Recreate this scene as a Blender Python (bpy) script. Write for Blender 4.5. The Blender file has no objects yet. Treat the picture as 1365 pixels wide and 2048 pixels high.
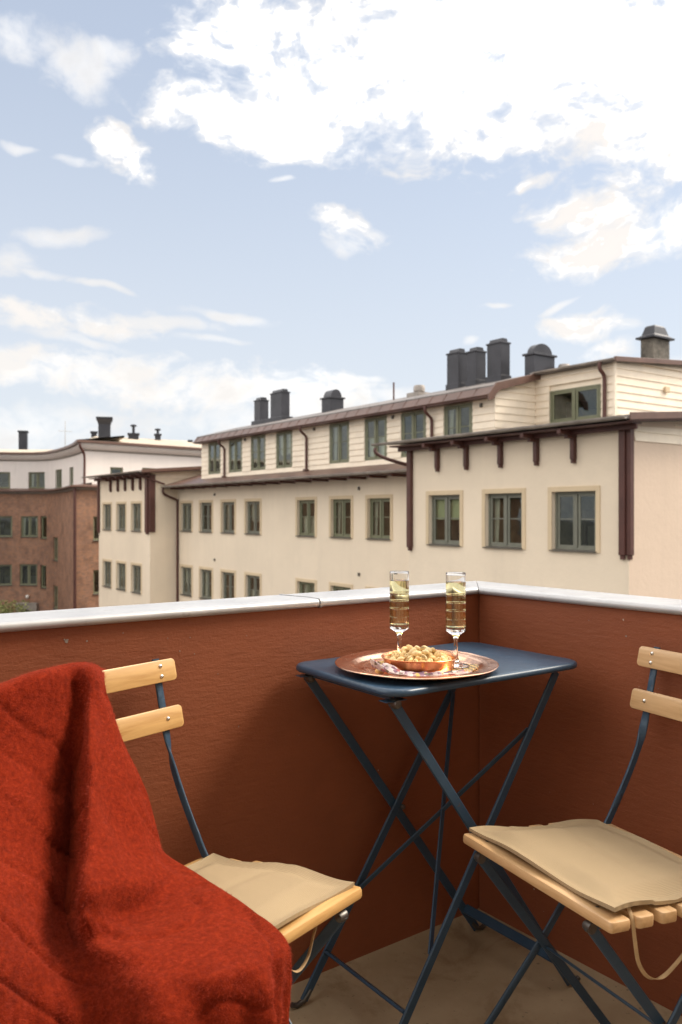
import bpy, bmesh, math, random
from mathutils import Vector, Matrix, noise
R = math.radians
S = bpy.context.scene
COL = S.collection
random.seed(7)

# ------------------------------------------------------------------ camera
YAW = R(36.6)
cd = bpy.data.cameras.new('camera'); cam = bpy.data.objects.new('camera', cd); COL.objects.link(cam)
CH = 1.08
cam.location = (0, 0, CH); cam.rotation_euler = (R(90), 0, -YAW)
cd.sensor_fit = 'VERTICAL'; cd.sensor_height = 36; cd.lens = 1640 / 2048 * 36
cd.shift_y = 4 / 2048; cd.clip_start = .05; cd.clip_end = 4000
cd.dof.use_dof = True; cd.dof.focus_distance = 1.72; cd.dof.aperture_fstop = 7.1
S.camera = cam

# ------------------------------------------------------------------ sun, sky, exposure
SUN_EL, SUN_AZ = R(45), R(114)      # azimuth clockwise from +Y, where the sun stands
sd = bpy.data.lights.new('sun', 'SUN'); sd.energy = 1.85; sd.angle = R(20); sd.color = (1, .90, .76)
sun = bpy.data.objects.new('sun', sd); COL.objects.link(sun)
sdir = Vector((math.sin(SUN_AZ) * math.cos(SUN_EL), math.cos(SUN_AZ) * math.cos(SUN_EL), math.sin(SUN_EL)))
sun.rotation_euler = sdir.to_track_quat('Z', 'Y').to_euler(); sun.location = sdir * 30
S.view_settings.view_transform = 'Standard'; S.view_settings.look = 'None'
S.view_settings.gamma = 1; S.view_settings.exposure = 1.17
W = bpy.data.worlds.new('World'); S.world = W; W.use_nodes = True

def build_sky():
    nt = W.node_tree; N = nt.nodes; L = nt.links; N.clear()
    def nd(t, **k):
        n = N.new(t)
        for a, b in k.items(): setattr(n, a, b)
        return n
    def val(s, v):
        if isinstance(v, (int, float)): s.default_value = v
        elif isinstance(v, tuple): s.default_value = v
        else: L.new(v, s)
    def m(op, a, b=0., c=0., clamp=False):
        n = nd('ShaderNodeMath', operation=op, use_clamp=clamp)
        val(n.inputs[0], a); val(n.inputs[1], b)
        if len(n.inputs) > 2: val(n.inputs[2], c)
        return n.outputs[0]
    def vm(op, a, b=(0, 0, 0)):
        n = nd('ShaderNodeVectorMath', operation=op); val(n.inputs[0], a); val(n.inputs[1], b)
        return n.outputs['Value'] if op in ('LENGTH', 'DOT_PRODUCT') else n.outputs[0]
    sky = nd('ShaderNodeTexSky', sky_type='NISHITA', sun_disc=False, sun_elevation=SUN_EL, sun_rotation=SUN_AZ)
    sky.air_density = 1.0; sky.dust_density = .6; sky.ozone_density = 1.0
    tc = nd('ShaderNodeTexCoord'); sep = nd('ShaderNodeSeparateXYZ'); L.new(tc.outputs['Generated'], sep.inputs[0])
    x, y, z = sep.outputs
    az = m('SUBTRACT', m('ARCTAN2', x, y), YAW)
    az = m('SUBTRACT', m('FLOORED_MODULO', m('ADD', az, math.pi), 2 * math.pi), math.pi)
    el = m('ARCSINE', z)
    comb = nd('ShaderNodeCombineXYZ'); L.new(az, comb.inputs[0]); L.new(el, comb.inputs[1]); p0 = comb.outputs[0]
    def fbm(scale, det, rough, vec, off=(0, 0, 0), stretch=(1, 1, 1), dist=0.):
        v = vm('ADD', vm('MULTIPLY', vec, stretch), off)
        n = nd('ShaderNodeTexNoise', noise_dimensions='3D'); L.new(v, n.inputs['Vector'])
        n.inputs['Scale'].default_value = scale; n.inputs['Detail'].default_value = det
        n.inputs['Roughness'].default_value = rough; n.inputs['Distortion'].default_value = dist
        return n
    warp = fbm(7, 3, .55, p0)
    p = vm('ADD', p0, vm('MULTIPLY', vm('SUBTRACT', warp.outputs['Color'], (.5, .5, .5)), (.10, .06, 0)))
    # clouds standing in the sky: picture of their places as azimuth / elevation, half sizes, weight, tilt
    def ang(u, v):
        a = math.atan((u - 682.5) / 1640); return a, math.atan((1028 - v) / 1640 * math.cos(a))
    blobs = [(1010, 90, 430, 190, 1.15, 0), (1330, 150, 260, 220, 1.15, 0), (1345, 290, 120, 90, .9, 0), (1100, 245, 260, 60, .8, 0),
             (560, 240, 250, 62, 1.05, -8), (640, 170, 210, 120, 1.0, 0), (480, 60, 135, 120, .9, 0), (420, 205, 120, 38, .8, 5),
             (620, 285, 90, 32, .75, 0), (820, 200, 180, 80, .9, 0),
             (1215, 490, 190, 52, 1.0, 6), (1170, 425, 120, 44, .95, -8), (1330, 470, 140, 56, 1.0, 10), (1130, 520, 70, 14, .8, 6),
             (690, 462, 78, 32, .75, -12), (680, 500, 40, 18, .6, 0), (735, 468, 36, 9, .6, 10),
             (215, 272, 58, 42, .85, -30), (272, 322, 66, 36, .85, -25), (140, 305, 50, 12, .5, 0), (35, 284, 46, 9, .6, 6),
             (165, 125, 100, 46, .55, 0), (40, 75, 80, 40, .55, 0), (230, 95, 70, 26, .5, 10),
             (120, 466, 84, 19, .6, 4), (30, 520, 80, 40, .42, 0), (100, 545, 60, 12, .4, 0), (210, 570, 60, 9, .4, -12),
             (1075, 354, 58, 10, .72, 8), (572, 354, 24, 7, .6, 0), (795, 276, 44, 18, .7, -10),
             (1185, 652, 98, 30, .95, -6), (1135, 600, 46, 10, .5, 25), (980, 610, 46, 7, .5, 5), (1230, 702, 90, 18, .7, 8), (922, 684, 16, 10, .55, 0),
             (110, 648, 220, 34, .7, -3), (320, 655, 130, 16, .55, 0), (455, 638, 95, 13, .6, -5), (160, 690, 130, 13, .55, -8), (410, 688, 80, 10, .5, 0),
             (130, 745, 330, 46, .95, -2), (480, 790, 330, 56, .95, -3), (300, 735, 80, 22, .7, 0), (620, 770, 170, 28, .8, -4), (740, 762, 46, 10, .55, 0), (790, 795, 60, 16, .55, 0),
             (60, 850, 240, 50, .55, 0), (520, 850, 260, 40, .6, 0), (1240, 740, 200, 16, .4, 0)]
    acc = None; thin = None
    for (u, v, ru, rv, w, tilt) in blobs:
        ca, ce = ang(u, v); ra, re = ru / 1640 * math.cos(ca) ** 2, rv / 1640 * math.cos(ca)
        d = vm('SUBTRACT', p, (ca, ce, 0))
        if tilt:
            c, s = math.cos(R(tilt)), math.sin(R(tilt))
            a = vm('DOT_PRODUCT', d, (c / ra, s / ra, 0)); b = vm('DOT_PRODUCT', d, (-s / re, c / re, 0))
            l2 = m('ADD', m('MULTIPLY', a, a), m('MULTIPLY', b, b))
        else:
            q = vm('MULTIPLY', d, (1 / ra, 1 / re, 0)); l2 = vm('DOT_PRODUCT', q, q)
        if w < .66:      # thin, see-through wisps
            g = m('SUBTRACT', 1.35, l2); thin = g if thin is None else m('MAXIMUM', thin, g)
        else:
            g = m('MULTIPLY', m('SUBTRACT', 1.25, l2), w); acc = g if acc is None else m('MAXIMUM', acc, g)
    acc = m('MAXIMUM', acc, -1.0)
    # cloud goes on all round out of view, cover thickened for more fill light
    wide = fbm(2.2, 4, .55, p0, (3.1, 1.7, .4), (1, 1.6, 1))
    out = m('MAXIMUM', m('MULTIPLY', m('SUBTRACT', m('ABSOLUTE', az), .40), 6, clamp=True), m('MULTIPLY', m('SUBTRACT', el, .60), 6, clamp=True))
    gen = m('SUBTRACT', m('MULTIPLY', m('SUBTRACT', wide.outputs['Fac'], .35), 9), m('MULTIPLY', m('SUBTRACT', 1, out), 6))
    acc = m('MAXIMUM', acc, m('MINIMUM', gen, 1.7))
    det = fbm(11, 9, .62, p, (1.3, .2, 0), (1, 1.7, 1), .25)
    det2 = fbm(38, 6, .6, p, (.3, 2.2, 0), (1, 1.5, 1))
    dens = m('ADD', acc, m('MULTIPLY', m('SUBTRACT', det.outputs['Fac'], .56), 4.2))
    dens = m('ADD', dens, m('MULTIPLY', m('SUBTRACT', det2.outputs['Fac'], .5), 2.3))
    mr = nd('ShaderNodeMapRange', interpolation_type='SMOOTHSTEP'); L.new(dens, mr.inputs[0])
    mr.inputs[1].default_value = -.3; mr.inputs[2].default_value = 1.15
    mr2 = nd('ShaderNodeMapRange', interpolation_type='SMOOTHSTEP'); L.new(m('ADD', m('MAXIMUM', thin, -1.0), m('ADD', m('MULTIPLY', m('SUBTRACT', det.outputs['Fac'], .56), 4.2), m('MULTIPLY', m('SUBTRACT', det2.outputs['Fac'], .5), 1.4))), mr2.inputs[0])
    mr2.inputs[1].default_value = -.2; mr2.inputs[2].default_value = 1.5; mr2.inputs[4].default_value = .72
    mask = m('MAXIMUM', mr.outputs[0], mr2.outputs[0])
    # cloud body: bright tops, faint grey bellies where it is thick
    shade = nd('ShaderNodeMapRange'); L.new(m('ADD', det.outputs['Fac'], m('MULTIPLY', wide.outputs['Fac'], .7)), shade.inputs[0])
    shade.inputs[1].default_value = .64; shade.inputs[2].default_value = .98; shade.inputs[3].default_value = 0; shade.inputs[4].default_value = 1
    cc = nd('ShaderNodeMix', data_type='RGBA'); L.new(shade.outputs[0], cc.inputs[0])
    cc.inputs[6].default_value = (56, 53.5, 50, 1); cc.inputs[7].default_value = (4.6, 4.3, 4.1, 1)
    lowc = nd('ShaderNodeMix', data_type='RGBA'); L.new(shade.outputs[0], lowc.inputs[0]); lowc.inputs[6].default_value = (5.6, 5.5, 5.36, 1); lowc.inputs[7].default_value = (4.3, 4.16, 4.02, 1)
    lowf = nd('ShaderNodeMapRange', interpolation_type='SMOOTHSTEP'); L.new(el, lowf.inputs[0]); lowf.inputs[1].default_value = .17; lowf.inputs[2].default_value = .28; lowf.inputs[3].default_value = 1; lowf.inputs[4].default_value = 0
    c2 = nd('ShaderNodeMix', data_type='RGBA'); L.new(lowf.outputs[0], c2.inputs[0]); L.new(cc.outputs[2], c2.inputs[6]); L.new(lowc.outputs[2], c2.inputs[7]); cc = c2
    core = nd('ShaderNodeMapRange', interpolation_type='SMOOTHSTEP'); L.new(dens, core.inputs[0]); core.inputs[1].default_value = .4; core.inputs[2].default_value = 1.9
    c3 = nd('ShaderNodeMix', data_type='RGBA'); L.new(core.outputs[0], c3.inputs[0]); L.new(lowc.outputs[2], c3.inputs[6]); L.new(c2.outputs[2], c3.inputs[7]); cc = c3
    # thin veil of haze over the blue, thicker towards the horizon
    veil = nd('ShaderNodeMapRange', interpolation_type='SMOOTHSTEP'); L.new(el, veil.inputs[0])
    veil.inputs[1].default_value = 0; veil.inputs[2].default_value = .62; veil.inputs[3].default_value = .92; veil.inputs[4].default_value = .66
    vx = nd('ShaderNodeMix', data_type='RGBA'); L.new(veil.outputs[0], vx.inputs[0])
    L.new(sky.outputs[0], vx.inputs[6]); vcol = nd('ShaderNodeMix', data_type='RGBA'); L.new(veil.outputs[0], vcol.inputs[0]); vcol.inputs[6].default_value = (.7, 1.1, 1.85, 1); vcol.inputs[7].default_value = (3.75, 3.9, 4.1, 1); L.new(vcol.outputs[2], vx.inputs[7])
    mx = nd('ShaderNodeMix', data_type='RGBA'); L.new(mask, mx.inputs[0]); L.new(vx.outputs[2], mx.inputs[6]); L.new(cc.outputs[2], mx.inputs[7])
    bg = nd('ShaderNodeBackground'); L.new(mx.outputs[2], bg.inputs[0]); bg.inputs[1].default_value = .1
    o = nd('ShaderNodeOutputWorld'); L.new(bg.outputs[0], o.inputs[0])
build_sky()

# ------------------------------------------------------------------ materials
class NT:
    def __init__(s, name):
        s.m = bpy.data.materials.new(name); s.m.use_nodes = True; s.t = s.m.node_tree; s.N = s.t.nodes; s.L = s.t.links
        s.b = s.N['Principled BSDF']; s.co = None
    def nd(s, t, **k):
        n = s.N.new(t)
        for a, b in k.items(): setattr(n, a, b)
        return n
    def coord(s, scale=(1, 1, 1), rot=(0, 0, 0), kind='Object'):
        if s.co is None: s.co = s.nd('ShaderNodeTexCoord')
        mp = s.nd('ShaderNodeMapping'); s.L.new(s.co.outputs[kind], mp.inputs[0]); mp.inputs['Scale'].default_value = scale; mp.inputs['Rotation'].default_value = rot
        return mp.outputs[0]
    def noise(s, scale, det=4, rough=.55, vec=None, dist=0.):
        n = s.nd('ShaderNodeTexNoise'); s.L.new(vec if vec is not None else s.coord(), n.inputs['Vector'])
        n.inputs['Scale'].default_value = scale; n.inputs['Detail'].default_value = det; n.inputs['Roughness'].default_value = rough; n.inputs['Distortion'].default_value = dist
        return n.outputs['Fac']
    def ramp(s, fac, stops):
        n = s.nd('ShaderNodeValToRGB'); s.L.new(fac, n.inputs[0]); e = n.color_ramp.elements
        while len(e) < len(stops): e.new(.5)
        for i, (p, c) in enumerate(stops): e[i].position = p; e[i].color = (*c, 1) if len(c) == 3 else c
        return n.outputs[0]
    def mix(s, fac, a, b, mode='MIX'):
        n = s.nd('ShaderNodeMix', data_type='RGBA', blend_type=mode)
        for i, v in ((0, fac), (6, a), (7, b)):
            if isinstance(v, (int, float)): n.inputs[i].default_value = v
            elif isinstance(v, tuple): n.inputs[i].default_value = (*v, 1)
            else: s.L.new(v, n.inputs[i])
        return n.outputs[2]
    def math(s, op, a, b=0.):
        n = s.nd('ShaderNodeMath', operation=op)
        for i, v in ((0, a), (1, b)):
            if isinstance(v, (int, float)): n.inputs[i].default_value = v
            else: s.L.new(v, n.inputs[i])
        return n.outputs[0]
    def set(s, **k):
        names = dict(col='Base Color', rough='Roughness', metal='Metallic', spec='Specular IOR Level', trans='Transmission Weight', ior='IOR', sheen='Sheen Weight', sheenr='Sheen Roughness', sheent='Sheen Tint', coat='Coat Weight', coatr='Coat Roughness', sub='Subsurface Weight')
        for a, v in k.items():
            i = s.b.inputs[names[a]]
            if isinstance(v, (int, float)): i.default_value = v
            elif isinstance(v, tuple): i.default_value = (*v, 1) if len(v) == 3 else v
            else: s.L.new(v, i)
        return s
    def bump(s, h, strength=.3, dist=.002):
        n = s.nd('ShaderNodeBump'); s.L.new(h, n.inputs['Height']); n.inputs['Strength'].default_value = strength; n.inputs['Distance'].default_value = dist
        prev = s.b.inputs['Normal'].links
        if prev: s.L.new(prev[0].from_socket, n.inputs['Normal'])
        s.L.new(n.outputs[0], s.b.inputs['Normal']); return s
def sc(c, k): return tuple(min(1, v * k) for v in c)
def mottled(name, col, rough=.6, scale=6, amp=.12, bump=0, bscale=60, bdist=.002, metal=0., **k):
    t = NT(name); n = t.noise(scale, 5, .6)
    t.set(col=t.ramp(n, [(.3, sc(col, 1 - amp)), (.7, sc(col, 1 + amp))]), rough=rough, metal=metal, **k)
    if bump: t.bump(t.noise(bscale, 6, .6), bump, bdist)
    return t.m
M = {}
def rust(name, col, rot):
    t = NT(name)
    big = t.noise(2.2, 4, .6); str_ = t.noise(15, 7, .62, t.coord((1, 1, 6), rot), .3); fine = t.noise(170, 5, .6); lump = t.noise(34, 5, .6, t.coord((1, 1, 2.6), rot), .4)
    c = t.ramp(big, [(.3, sc(col, .86)), (.7, sc(col, 1.12))])
    c = t.mix(t.math('MULTIPLY', str_, .35), c, sc(col, .7))
    chip = t.ramp(t.noise(34, 2, .5), [(.755, (0, 0, 0)), (.775, (1, 1, 1))]); grime = t.ramp(t.noise(1.7, 6, .7), [(.45, (0, 0, 0)), (.75, (.5, .5, .5))]); c = t.mix(grime, c, sc(col, .62))
    c = t.mix(chip, c, (.52, .42, .33))
    t.set(col=c, rough=.62, spec=.35)
    t.bump(str_, .30, .004); t.bump(lump, .42, .0028); t.bump(fine, .5, .0014)
    return t.m
M['rust'] = rust('rust_painted_plaster', (.262, .076, .031), (0, 0, 0))
t = NT('zinc_coping'); n = t.noise(5, 5, .6, t.coord((1, 1, 1))); t.set(col=t.ramp(n, [(.3, (.40, .405, .42)), (.7, (.52, .52, .525))]), metal=.35, rough=t.ramp(t.noise(14), [(.3, (.30,) * 3), (.7, (.46,) * 3)]))
cz_ = t.ramp(t.noise(38, 4, .6), [(.60, (0, 0, 0)), (.70, (.5, .5, .5))]); t.set(col=t.mix(cz_, t.b.inputs['Base Color'].links[0].from_socket, (.30, .29, .28))); t.bump(t.noise(22, 3), .15, .002); M['zinc'] = t.m
t = NT('balcony_floor_paint'); n = t.noise(3.2, 6, .65); st = t.ramp(t.noise(5.5, 8, .7, None, .6), [(.52, (0, 0, 0)), (.72, (1, 1, 1))]); sp = t.ramp(t.noise(62, 3, .5), [(.67, (0, 0, 0)), (.71, (1, 1, 1))])
c = t.ramp(n, [(.3, (.29, .21, .125)), (.7, (.43, .33, .21))]); c = t.mix(t.math('MULTIPLY', st, .8), c, (.17, .10, .045)); c = t.mix(t.math('MULTIPLY', sp, .6), c, (.10, .08, .06))
t.set(col=c, rough=.5).bump(t.noise(40, 6), .25, .002); M['floor'] = t.m
def navy(name, rough, chips):
    t = NT(name); n = t.noise(16, 5, .6); c = t.ramp(n, [(.3, (.022, .050, .088)), (.7, (.033, .069, .115))])
    if chips:
        ch = t.ramp(t.noise(48, 4, .6), [(.70, (0, 0, 0)), (.73, (1, 1, 1))]); c = t.mix(t.math('MULTIPLY', ch, .6), c, (.10, .06, .035))
    else:
        sc_ = t.ramp(t.noise(60, 3, .6, t.coord((1, .35, 1), (0, 0, .6))), [(.70, (0, 0, 0)), (.74, (1, 1, 1))]); c = t.mix(t.math('MULTIPLY', sc_, .35), c, (.16, .18, .20)); rough = t.ramp(t.noise(9, 6, .65), [(.3, (.26,) * 3), (.7, (.44,) * 3)])
    t.set(col=c, rough=rough, spec=.5).bump(t.noise(120, 3), .12, .0006); return t.m
M['navy'] = navy('navy_enamel_table_top', .34, False); M['navyleg'] = navy('navy_enamel_bar', .40, True)
def wood(name, base, dark, axis):
    t = NT(name); s = [26, 26, 26]; s[axis] = 2.2
    g = t.noise(3.2, 6, .6, t.coord(tuple(s)), .5); f = t.noise(9, 4, .6, t.coord(tuple(v * 4 for v in s))); b = t.noise(4, 3)
    c = t.ramp(g, [(.28, dark), (.55, base), (.8, sc(base, 1.12))]); c = t.mix(t.math('MULTIPLY', f, .22), c, sc(dark, .8)); c = t.mix(t.math('MULTIPLY', b, .3), c, sc(base, .82))
    t.set(col=c, rough=.38, spec=.45, coat=.15, coatr=.25).bump(g, .08, .001); return t.m
M['beech'] = wood('honey_beech_wood', (.62, .375, .145), (.46, .245, .08), 0)
M['beech2'] = wood('pale_beech_wood', (.62, .40, .205), (.47, .27, .115), 0)
def fabric(name, col):
    t = NT(name)
    w = t.nd('ShaderNodeTexWave', wave_type='BANDS', bands_direction='X'); t.L.new(t.coord((1, 1, 1)), w.inputs[0]); w.inputs['Scale'].default_value = 112; w.inputs['Distortion'].default_value = .3; w.inputs['Detail'].default_value = 1
    v = t.nd('ShaderNodeTexWave', wave_type='BANDS', bands_direction='Y'); t.L.new(t.coord((1, 1, 1)), v.inputs[0]); v.inputs['Scale'].default_value = 190
    k = t.math('ADD', t.math('MULTIPLY', w.outputs['Fac'], .75), t.math('MULTIPLY', v.outputs['Fac'], .25))
    c = t.ramp(k, [(.15, sc(col, .78)), (.8, sc(col, 1.08))]); c = t.mix(t.math('MULTIPLY', t.noise(9), .25), c, sc(col, .8))
    t.set(col=c, rough=.8, spec=.2).bump(k, .25, .0008); t.bump(t.noise(16, 4), .3, .004); return t.m
M['canvas'] = fabric('ribbed_beige_canvas', (.385, .288, .172)); M['strap'] = mottled('beige_ribbon', (.44, .30, .16), .7, 60)
t = NT('rust_red_wool'); a = t.noise(120, 8, .75); b = t.noise(520, 4, .7); g = t.noise(11, 5, .6)
c = t.ramp(a, [(.32, (.080, .006, .0022)), (.50, (.205, .0165, .0050)), (.68, (.37, .040, .012))]); c = t.mix(t.math('MULTIPLY', b, .45), c, (.34, .036, .010)); c = t.mix(t.math('MULTIPLY', g, .35), c, (.12, .008, .003))
t.set(col=c, rough=.95, spec=.08, sheen=.14, sheenr=.4, sheent=(.9, .18, .06)).bump(a, .9, .004); t.bump(b, .8, .0022); M['wool'] = t.m
M['fuzz'] = mottled('rust_red_wool_fibres', (.34, .030, .008), .9, 30, .35)
def copper(name, col, r0, r1):
    t = NT(name); n = t.noise(26, 6, .65); k = t.noise(6, 4)
    c = t.ramp(n, [(.3, sc(col, .82)), (.5, col), (.75, sc(col, 1.05))]); c = t.mix(t.math('MULTIPLY', k, .25), c, sc(col, .65))
    t.set(col=c, metal=1., rough=t.ramp(n, [(.3, (r1,) * 3), (.7, (r0,) * 3)]))
    vo = t.nd('ShaderNodeTexVoronoi'); t.L.new(t.coord(), vo.inputs['Vector']); vo.inputs['Scale'].default_value = 75
    t.bump(vo.outputs['Distance'], .12, .002); t.bump(n, .06, .001); return t.m
M['copper'] = copper('polished_copper', (.95, .56, .37), .16, .30); M['copperbowl'] = copper('hammered_copper', (.80, .36, .17), .22, .42)
t = NT('clear_glass'); t.set(col=(1, 1, 1), rough=0., trans=1., ior=1.47); M['glass'] = t.m
t = NT('sparkling_wine'); t.set(col=(.97, .90, .52), rough=0., trans=1., ior=1.335); M['wine'] = t.m
t = NT('bubble'); t.set(col=(1, 1, 1), rough=0., trans=1., ior=1.02); M['bubble'] = t.m
M['steel'] = mottled('brushed_steel', (.72, .70, .67), .28, 40, .06, metal=1.)
M['darksteel'] = mottled('dark_screw_steel', (.12, .11, .10), .4, 40, .2, metal=.7)
t = NT('pistachio_shell'); oi = t.nd('ShaderNodeObjectInfo'); n = t.noise(180, 4)
c = t.ramp(oi.outputs['Random'], [(0., (.70, .44, .15)), (.5, (.86, .62, .28)), (1., (.92, .75, .43))]); c = t.mix(t.math('MULTIPLY', n, .35), c, (.55, .31, .09)); t.set(col=c, rough=.5).bump(n, .3, .0008); M['shell'] = t.m
M['kernel'] = mottled('pistachio_kernel', (.36, .22, .07), .6, 200, .4)
t = NT('printed_napkin'); v = t.nd('ShaderNodeTexVoronoi'); t.L.new(t.coord((1, 1, 1)), v.inputs['Vector']); v.inputs['Scale'].default_value = 120
hs = t.nd('ShaderNodeSeparateColor'); t.L.new(v.outputs['Color'], hs.inputs[0])
c = t.ramp(hs.outputs[0], [(0., (.62, .53, .50)), (.30, (.50, .40, .41)), (.52, (.22, .12, .17)), (.66, (.30, .17, .22)), (.78, (.55, .38, .10)), (.84, (.40, .10, .10)), (.88, (.15, .12, .08)), (.94, (.66, .58, .56))])
for e in [x for x in t.N if x.type == 'VALTORGB']: e.color_ramp.interpolation = 'CONSTANT'
t.set(col=c, rough=.6).bump(t.noise(70, 4), .4, .003); M['napkin'] = t.m
t = NT('coaster_weave'); ck = t.nd('ShaderNodeTexChecker'); t.L.new(t.coord(), ck.inputs[0]); ck.inputs['Scale'].default_value = 95; ck.inputs[1].default_value = (.50, .34, .12, 1); ck.inputs[2].default_value = (.06, .035, .02, 1)
t.set(col=ck.outputs[0], rough=.45).bump(ck.outputs[1], .5, .001); M['coaster'] = t.m
# buildings
def plaster(name, col):
    t = NT(name); a = t.noise(.35, 5, .6); b = t.noise(2.2, 6, .65); s = t.noise(1.1, 5, .6, t.coord((2.2, 2.2, .22)))
    c = t.ramp(a, [(.3, sc(col, .93)), (.7, sc(col, 1.05))]); c = t.mix(t.math('MULTIPLY', b, .16), c, sc(col, .82)); c = t.mix(t.ramp(s, [(.50, (0, 0, 0)), (.78, (.20, .20, .20))]), c, sc(col, .74)); pt_ = t.ramp(t.noise(.8, 3, .5), [(.60, (0, 0, 0)), (.64, (.15, .15, .15))]); c = t.mix(pt_, c, sc(col, 1.1))
    t.set(col=c, rough=.85, spec=.2).bump(t.noise(9, 6, .65), .35, .02); return t.m
M['cream'] = plaster('cream_render', (.83, .705, .545)); M['pink'] = plaster('peach_cream_render', (.68, .535, .415)); M['white'] = plaster('greyish_white_render', (.75, .69, .645))
M['bouncerender'] = plaster('cream_bounce_wall_render', (.62, .50, .38)); M['surround'] = plaster('window_surround_render', (.68, .54, .36))
M['board'] = mottled('cream_painted_board', (.86, .745, .59), .6, 2.2, .07, .15, 14, .006)
M['brown'] = mottled('oxblood_painted_timber', (.085, .030, .022), .5, 3, .2, .2, 20, .01)
M['brownmetal'] = mottled('brown_sheet_metal', (.125, .066, .048), .42, 1.6, .22, .1, 8, .01, spec=.5)
M['roofgrey'] = mottled('weathered_grey_roof_felt', (.17, .15, .14), .6, 1.4, .3, .3, 9, .02)
M['gutter'] = mottled('weathered_zinc_gutter', (.34, .30, .265), .45, 2.2, .3, 0, metal=.1)
M['chim'] = mottled('charcoal_sheet_metal', (.045, .045, .052), .36, 1.2, .3, .06, 5, .01, metal=.5)
M['stone'] = mottled('stone_chimney', (.12, .105, .085), .85, 5, .45, .8, 5, .06)
M['greenframe'] = mottled('sage_green_window_paint', (.17, .175, .105), .45, 4, .12)
M['greyframe'] = mottled('grey_green_window_paint', (.17, .172, .135), .45, 4, .12)
M['sill'] = mottled('dark_sill_metal', (.10, .088, .07), .45, 5, .2)
M['room'] = mottled('dim_room', (.42, .38, .25), .9, 2, .4)
M['curtain'] = mottled('pale_curtain', (.75, .70, .62), .9, 9, .12)
M['blind'] = mottled('pale_green_blind', (.55, .56, .36), .8, 4, .06)
t = NT('window_glass'); t.N.remove(t.b); out = t.N['Material Output']
tr = t.nd('ShaderNodeBsdfTransparent'); tr.inputs[0].default_value = (.80, .84, .80, 1); gl = t.nd('ShaderNodeBsdfGlossy'); gl.inputs['Roughness'].default_value = .02; gl.inputs[0].default_value = (.92, .95, .97, 1)
fw_ = t.nd('ShaderNodeLayerWeight'); fw_.inputs['Blend'].default_value = .5; fac_ = t.math('ADD', t.math('MULTIPLY', t.math('POWER', fw_.outputs['Facing'], 4.), .85), .055); wv = t.nd('ShaderNodeBump'); wv.inputs['Strength'].default_value = .06; wv.inputs['Distance'].default_value = .05
t.L.new(t.noise(1.7, 2), wv.inputs['Height']); t.L.new(wv.outputs[0], gl.inputs['Normal'])
ms = t.nd('ShaderNodeMixShader'); t.L.new(fac_, ms.inputs[0]); t.L.new(tr.outputs[0], ms.inputs[1]); t.L.new(gl.outputs[0], ms.inputs[2]); t.L.new(ms.outputs[0], out.inputs[0]); M['pane'] = t.m
t = NT('red_brick'); br = t.nd('ShaderNodeTexBrick'); uvn = t.nd('ShaderNodeUVMap'); mp = t.nd('ShaderNodeMapping'); t.L.new(uvn.outputs[0], mp.inputs[0]); t.L.new(mp.outputs[0], br.inputs[0])
br.inputs['Scale'].default_value = 1; br.inputs['Brick Width'].default_value = .25; br.inputs['Row Height'].default_value = .075; br.inputs['Mortar Size'].default_value = .009
br.inputs[1].default_value = (.39, .205, .135, 1); br.inputs[2].default_value = (.22, .13, .10, 1); br.inputs[3].default_value = (.30, .22, .16, 1); br.inputs['Bias'].default_value = -.1
n1 = t.noise(.45, 5, .65); n2 = t.noise(5, 5, .7)
c = t.mix(t.ramp(n1, [(.35, (0, 0, 0)), (.62, (.7, .7, .7))]), br.outputs[0], (.20, .125, .095)); c = t.mix(t.ramp(n2, [(.42, (0, 0, 0)), (.62, (.6, .6, .6))]), c, (.38, .20, .115)); n3 = t.noise(1.6, 6, .7); c = t.mix(t.ramp(n3, [(.46, (0, 0, 0)), (.66, (.55, .55, .55))]), c, (.12, .075, .058))
t.set(col=c, rough=.9, spec=.15).bump(br.outputs['Fac'], -.4, .02); M['brick'] = t.m
M['roofpale'] = mottled('pale_buff_roof', (.42, .36, .28), .8, .7, .18, .2, 3, .03)
M['asphalt'] = mottled('asphalt', (.05, .05, .05), .9, .4, .25, .3, 30, .02)
M['bark'] = mottled('tree_bark', (.07, .05, .035), .9, 8, .3, .5, 20, .02)
M['leaf'] = mottled('leaf', (.13, .14, .035), .6, .9, .5)
M['stoneportal'] = mottled('grey_stone_portal', (.24, .21, .18), .85, 3, .2, .3, 12, .02)
M['dark'] = mottled('dark_opening', (.012, .010, .008), .9, 3, .3)
M['lamp'] = mottled('white_lamp_glass', (.75, .72, .66), .3, 5, .05)

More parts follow.
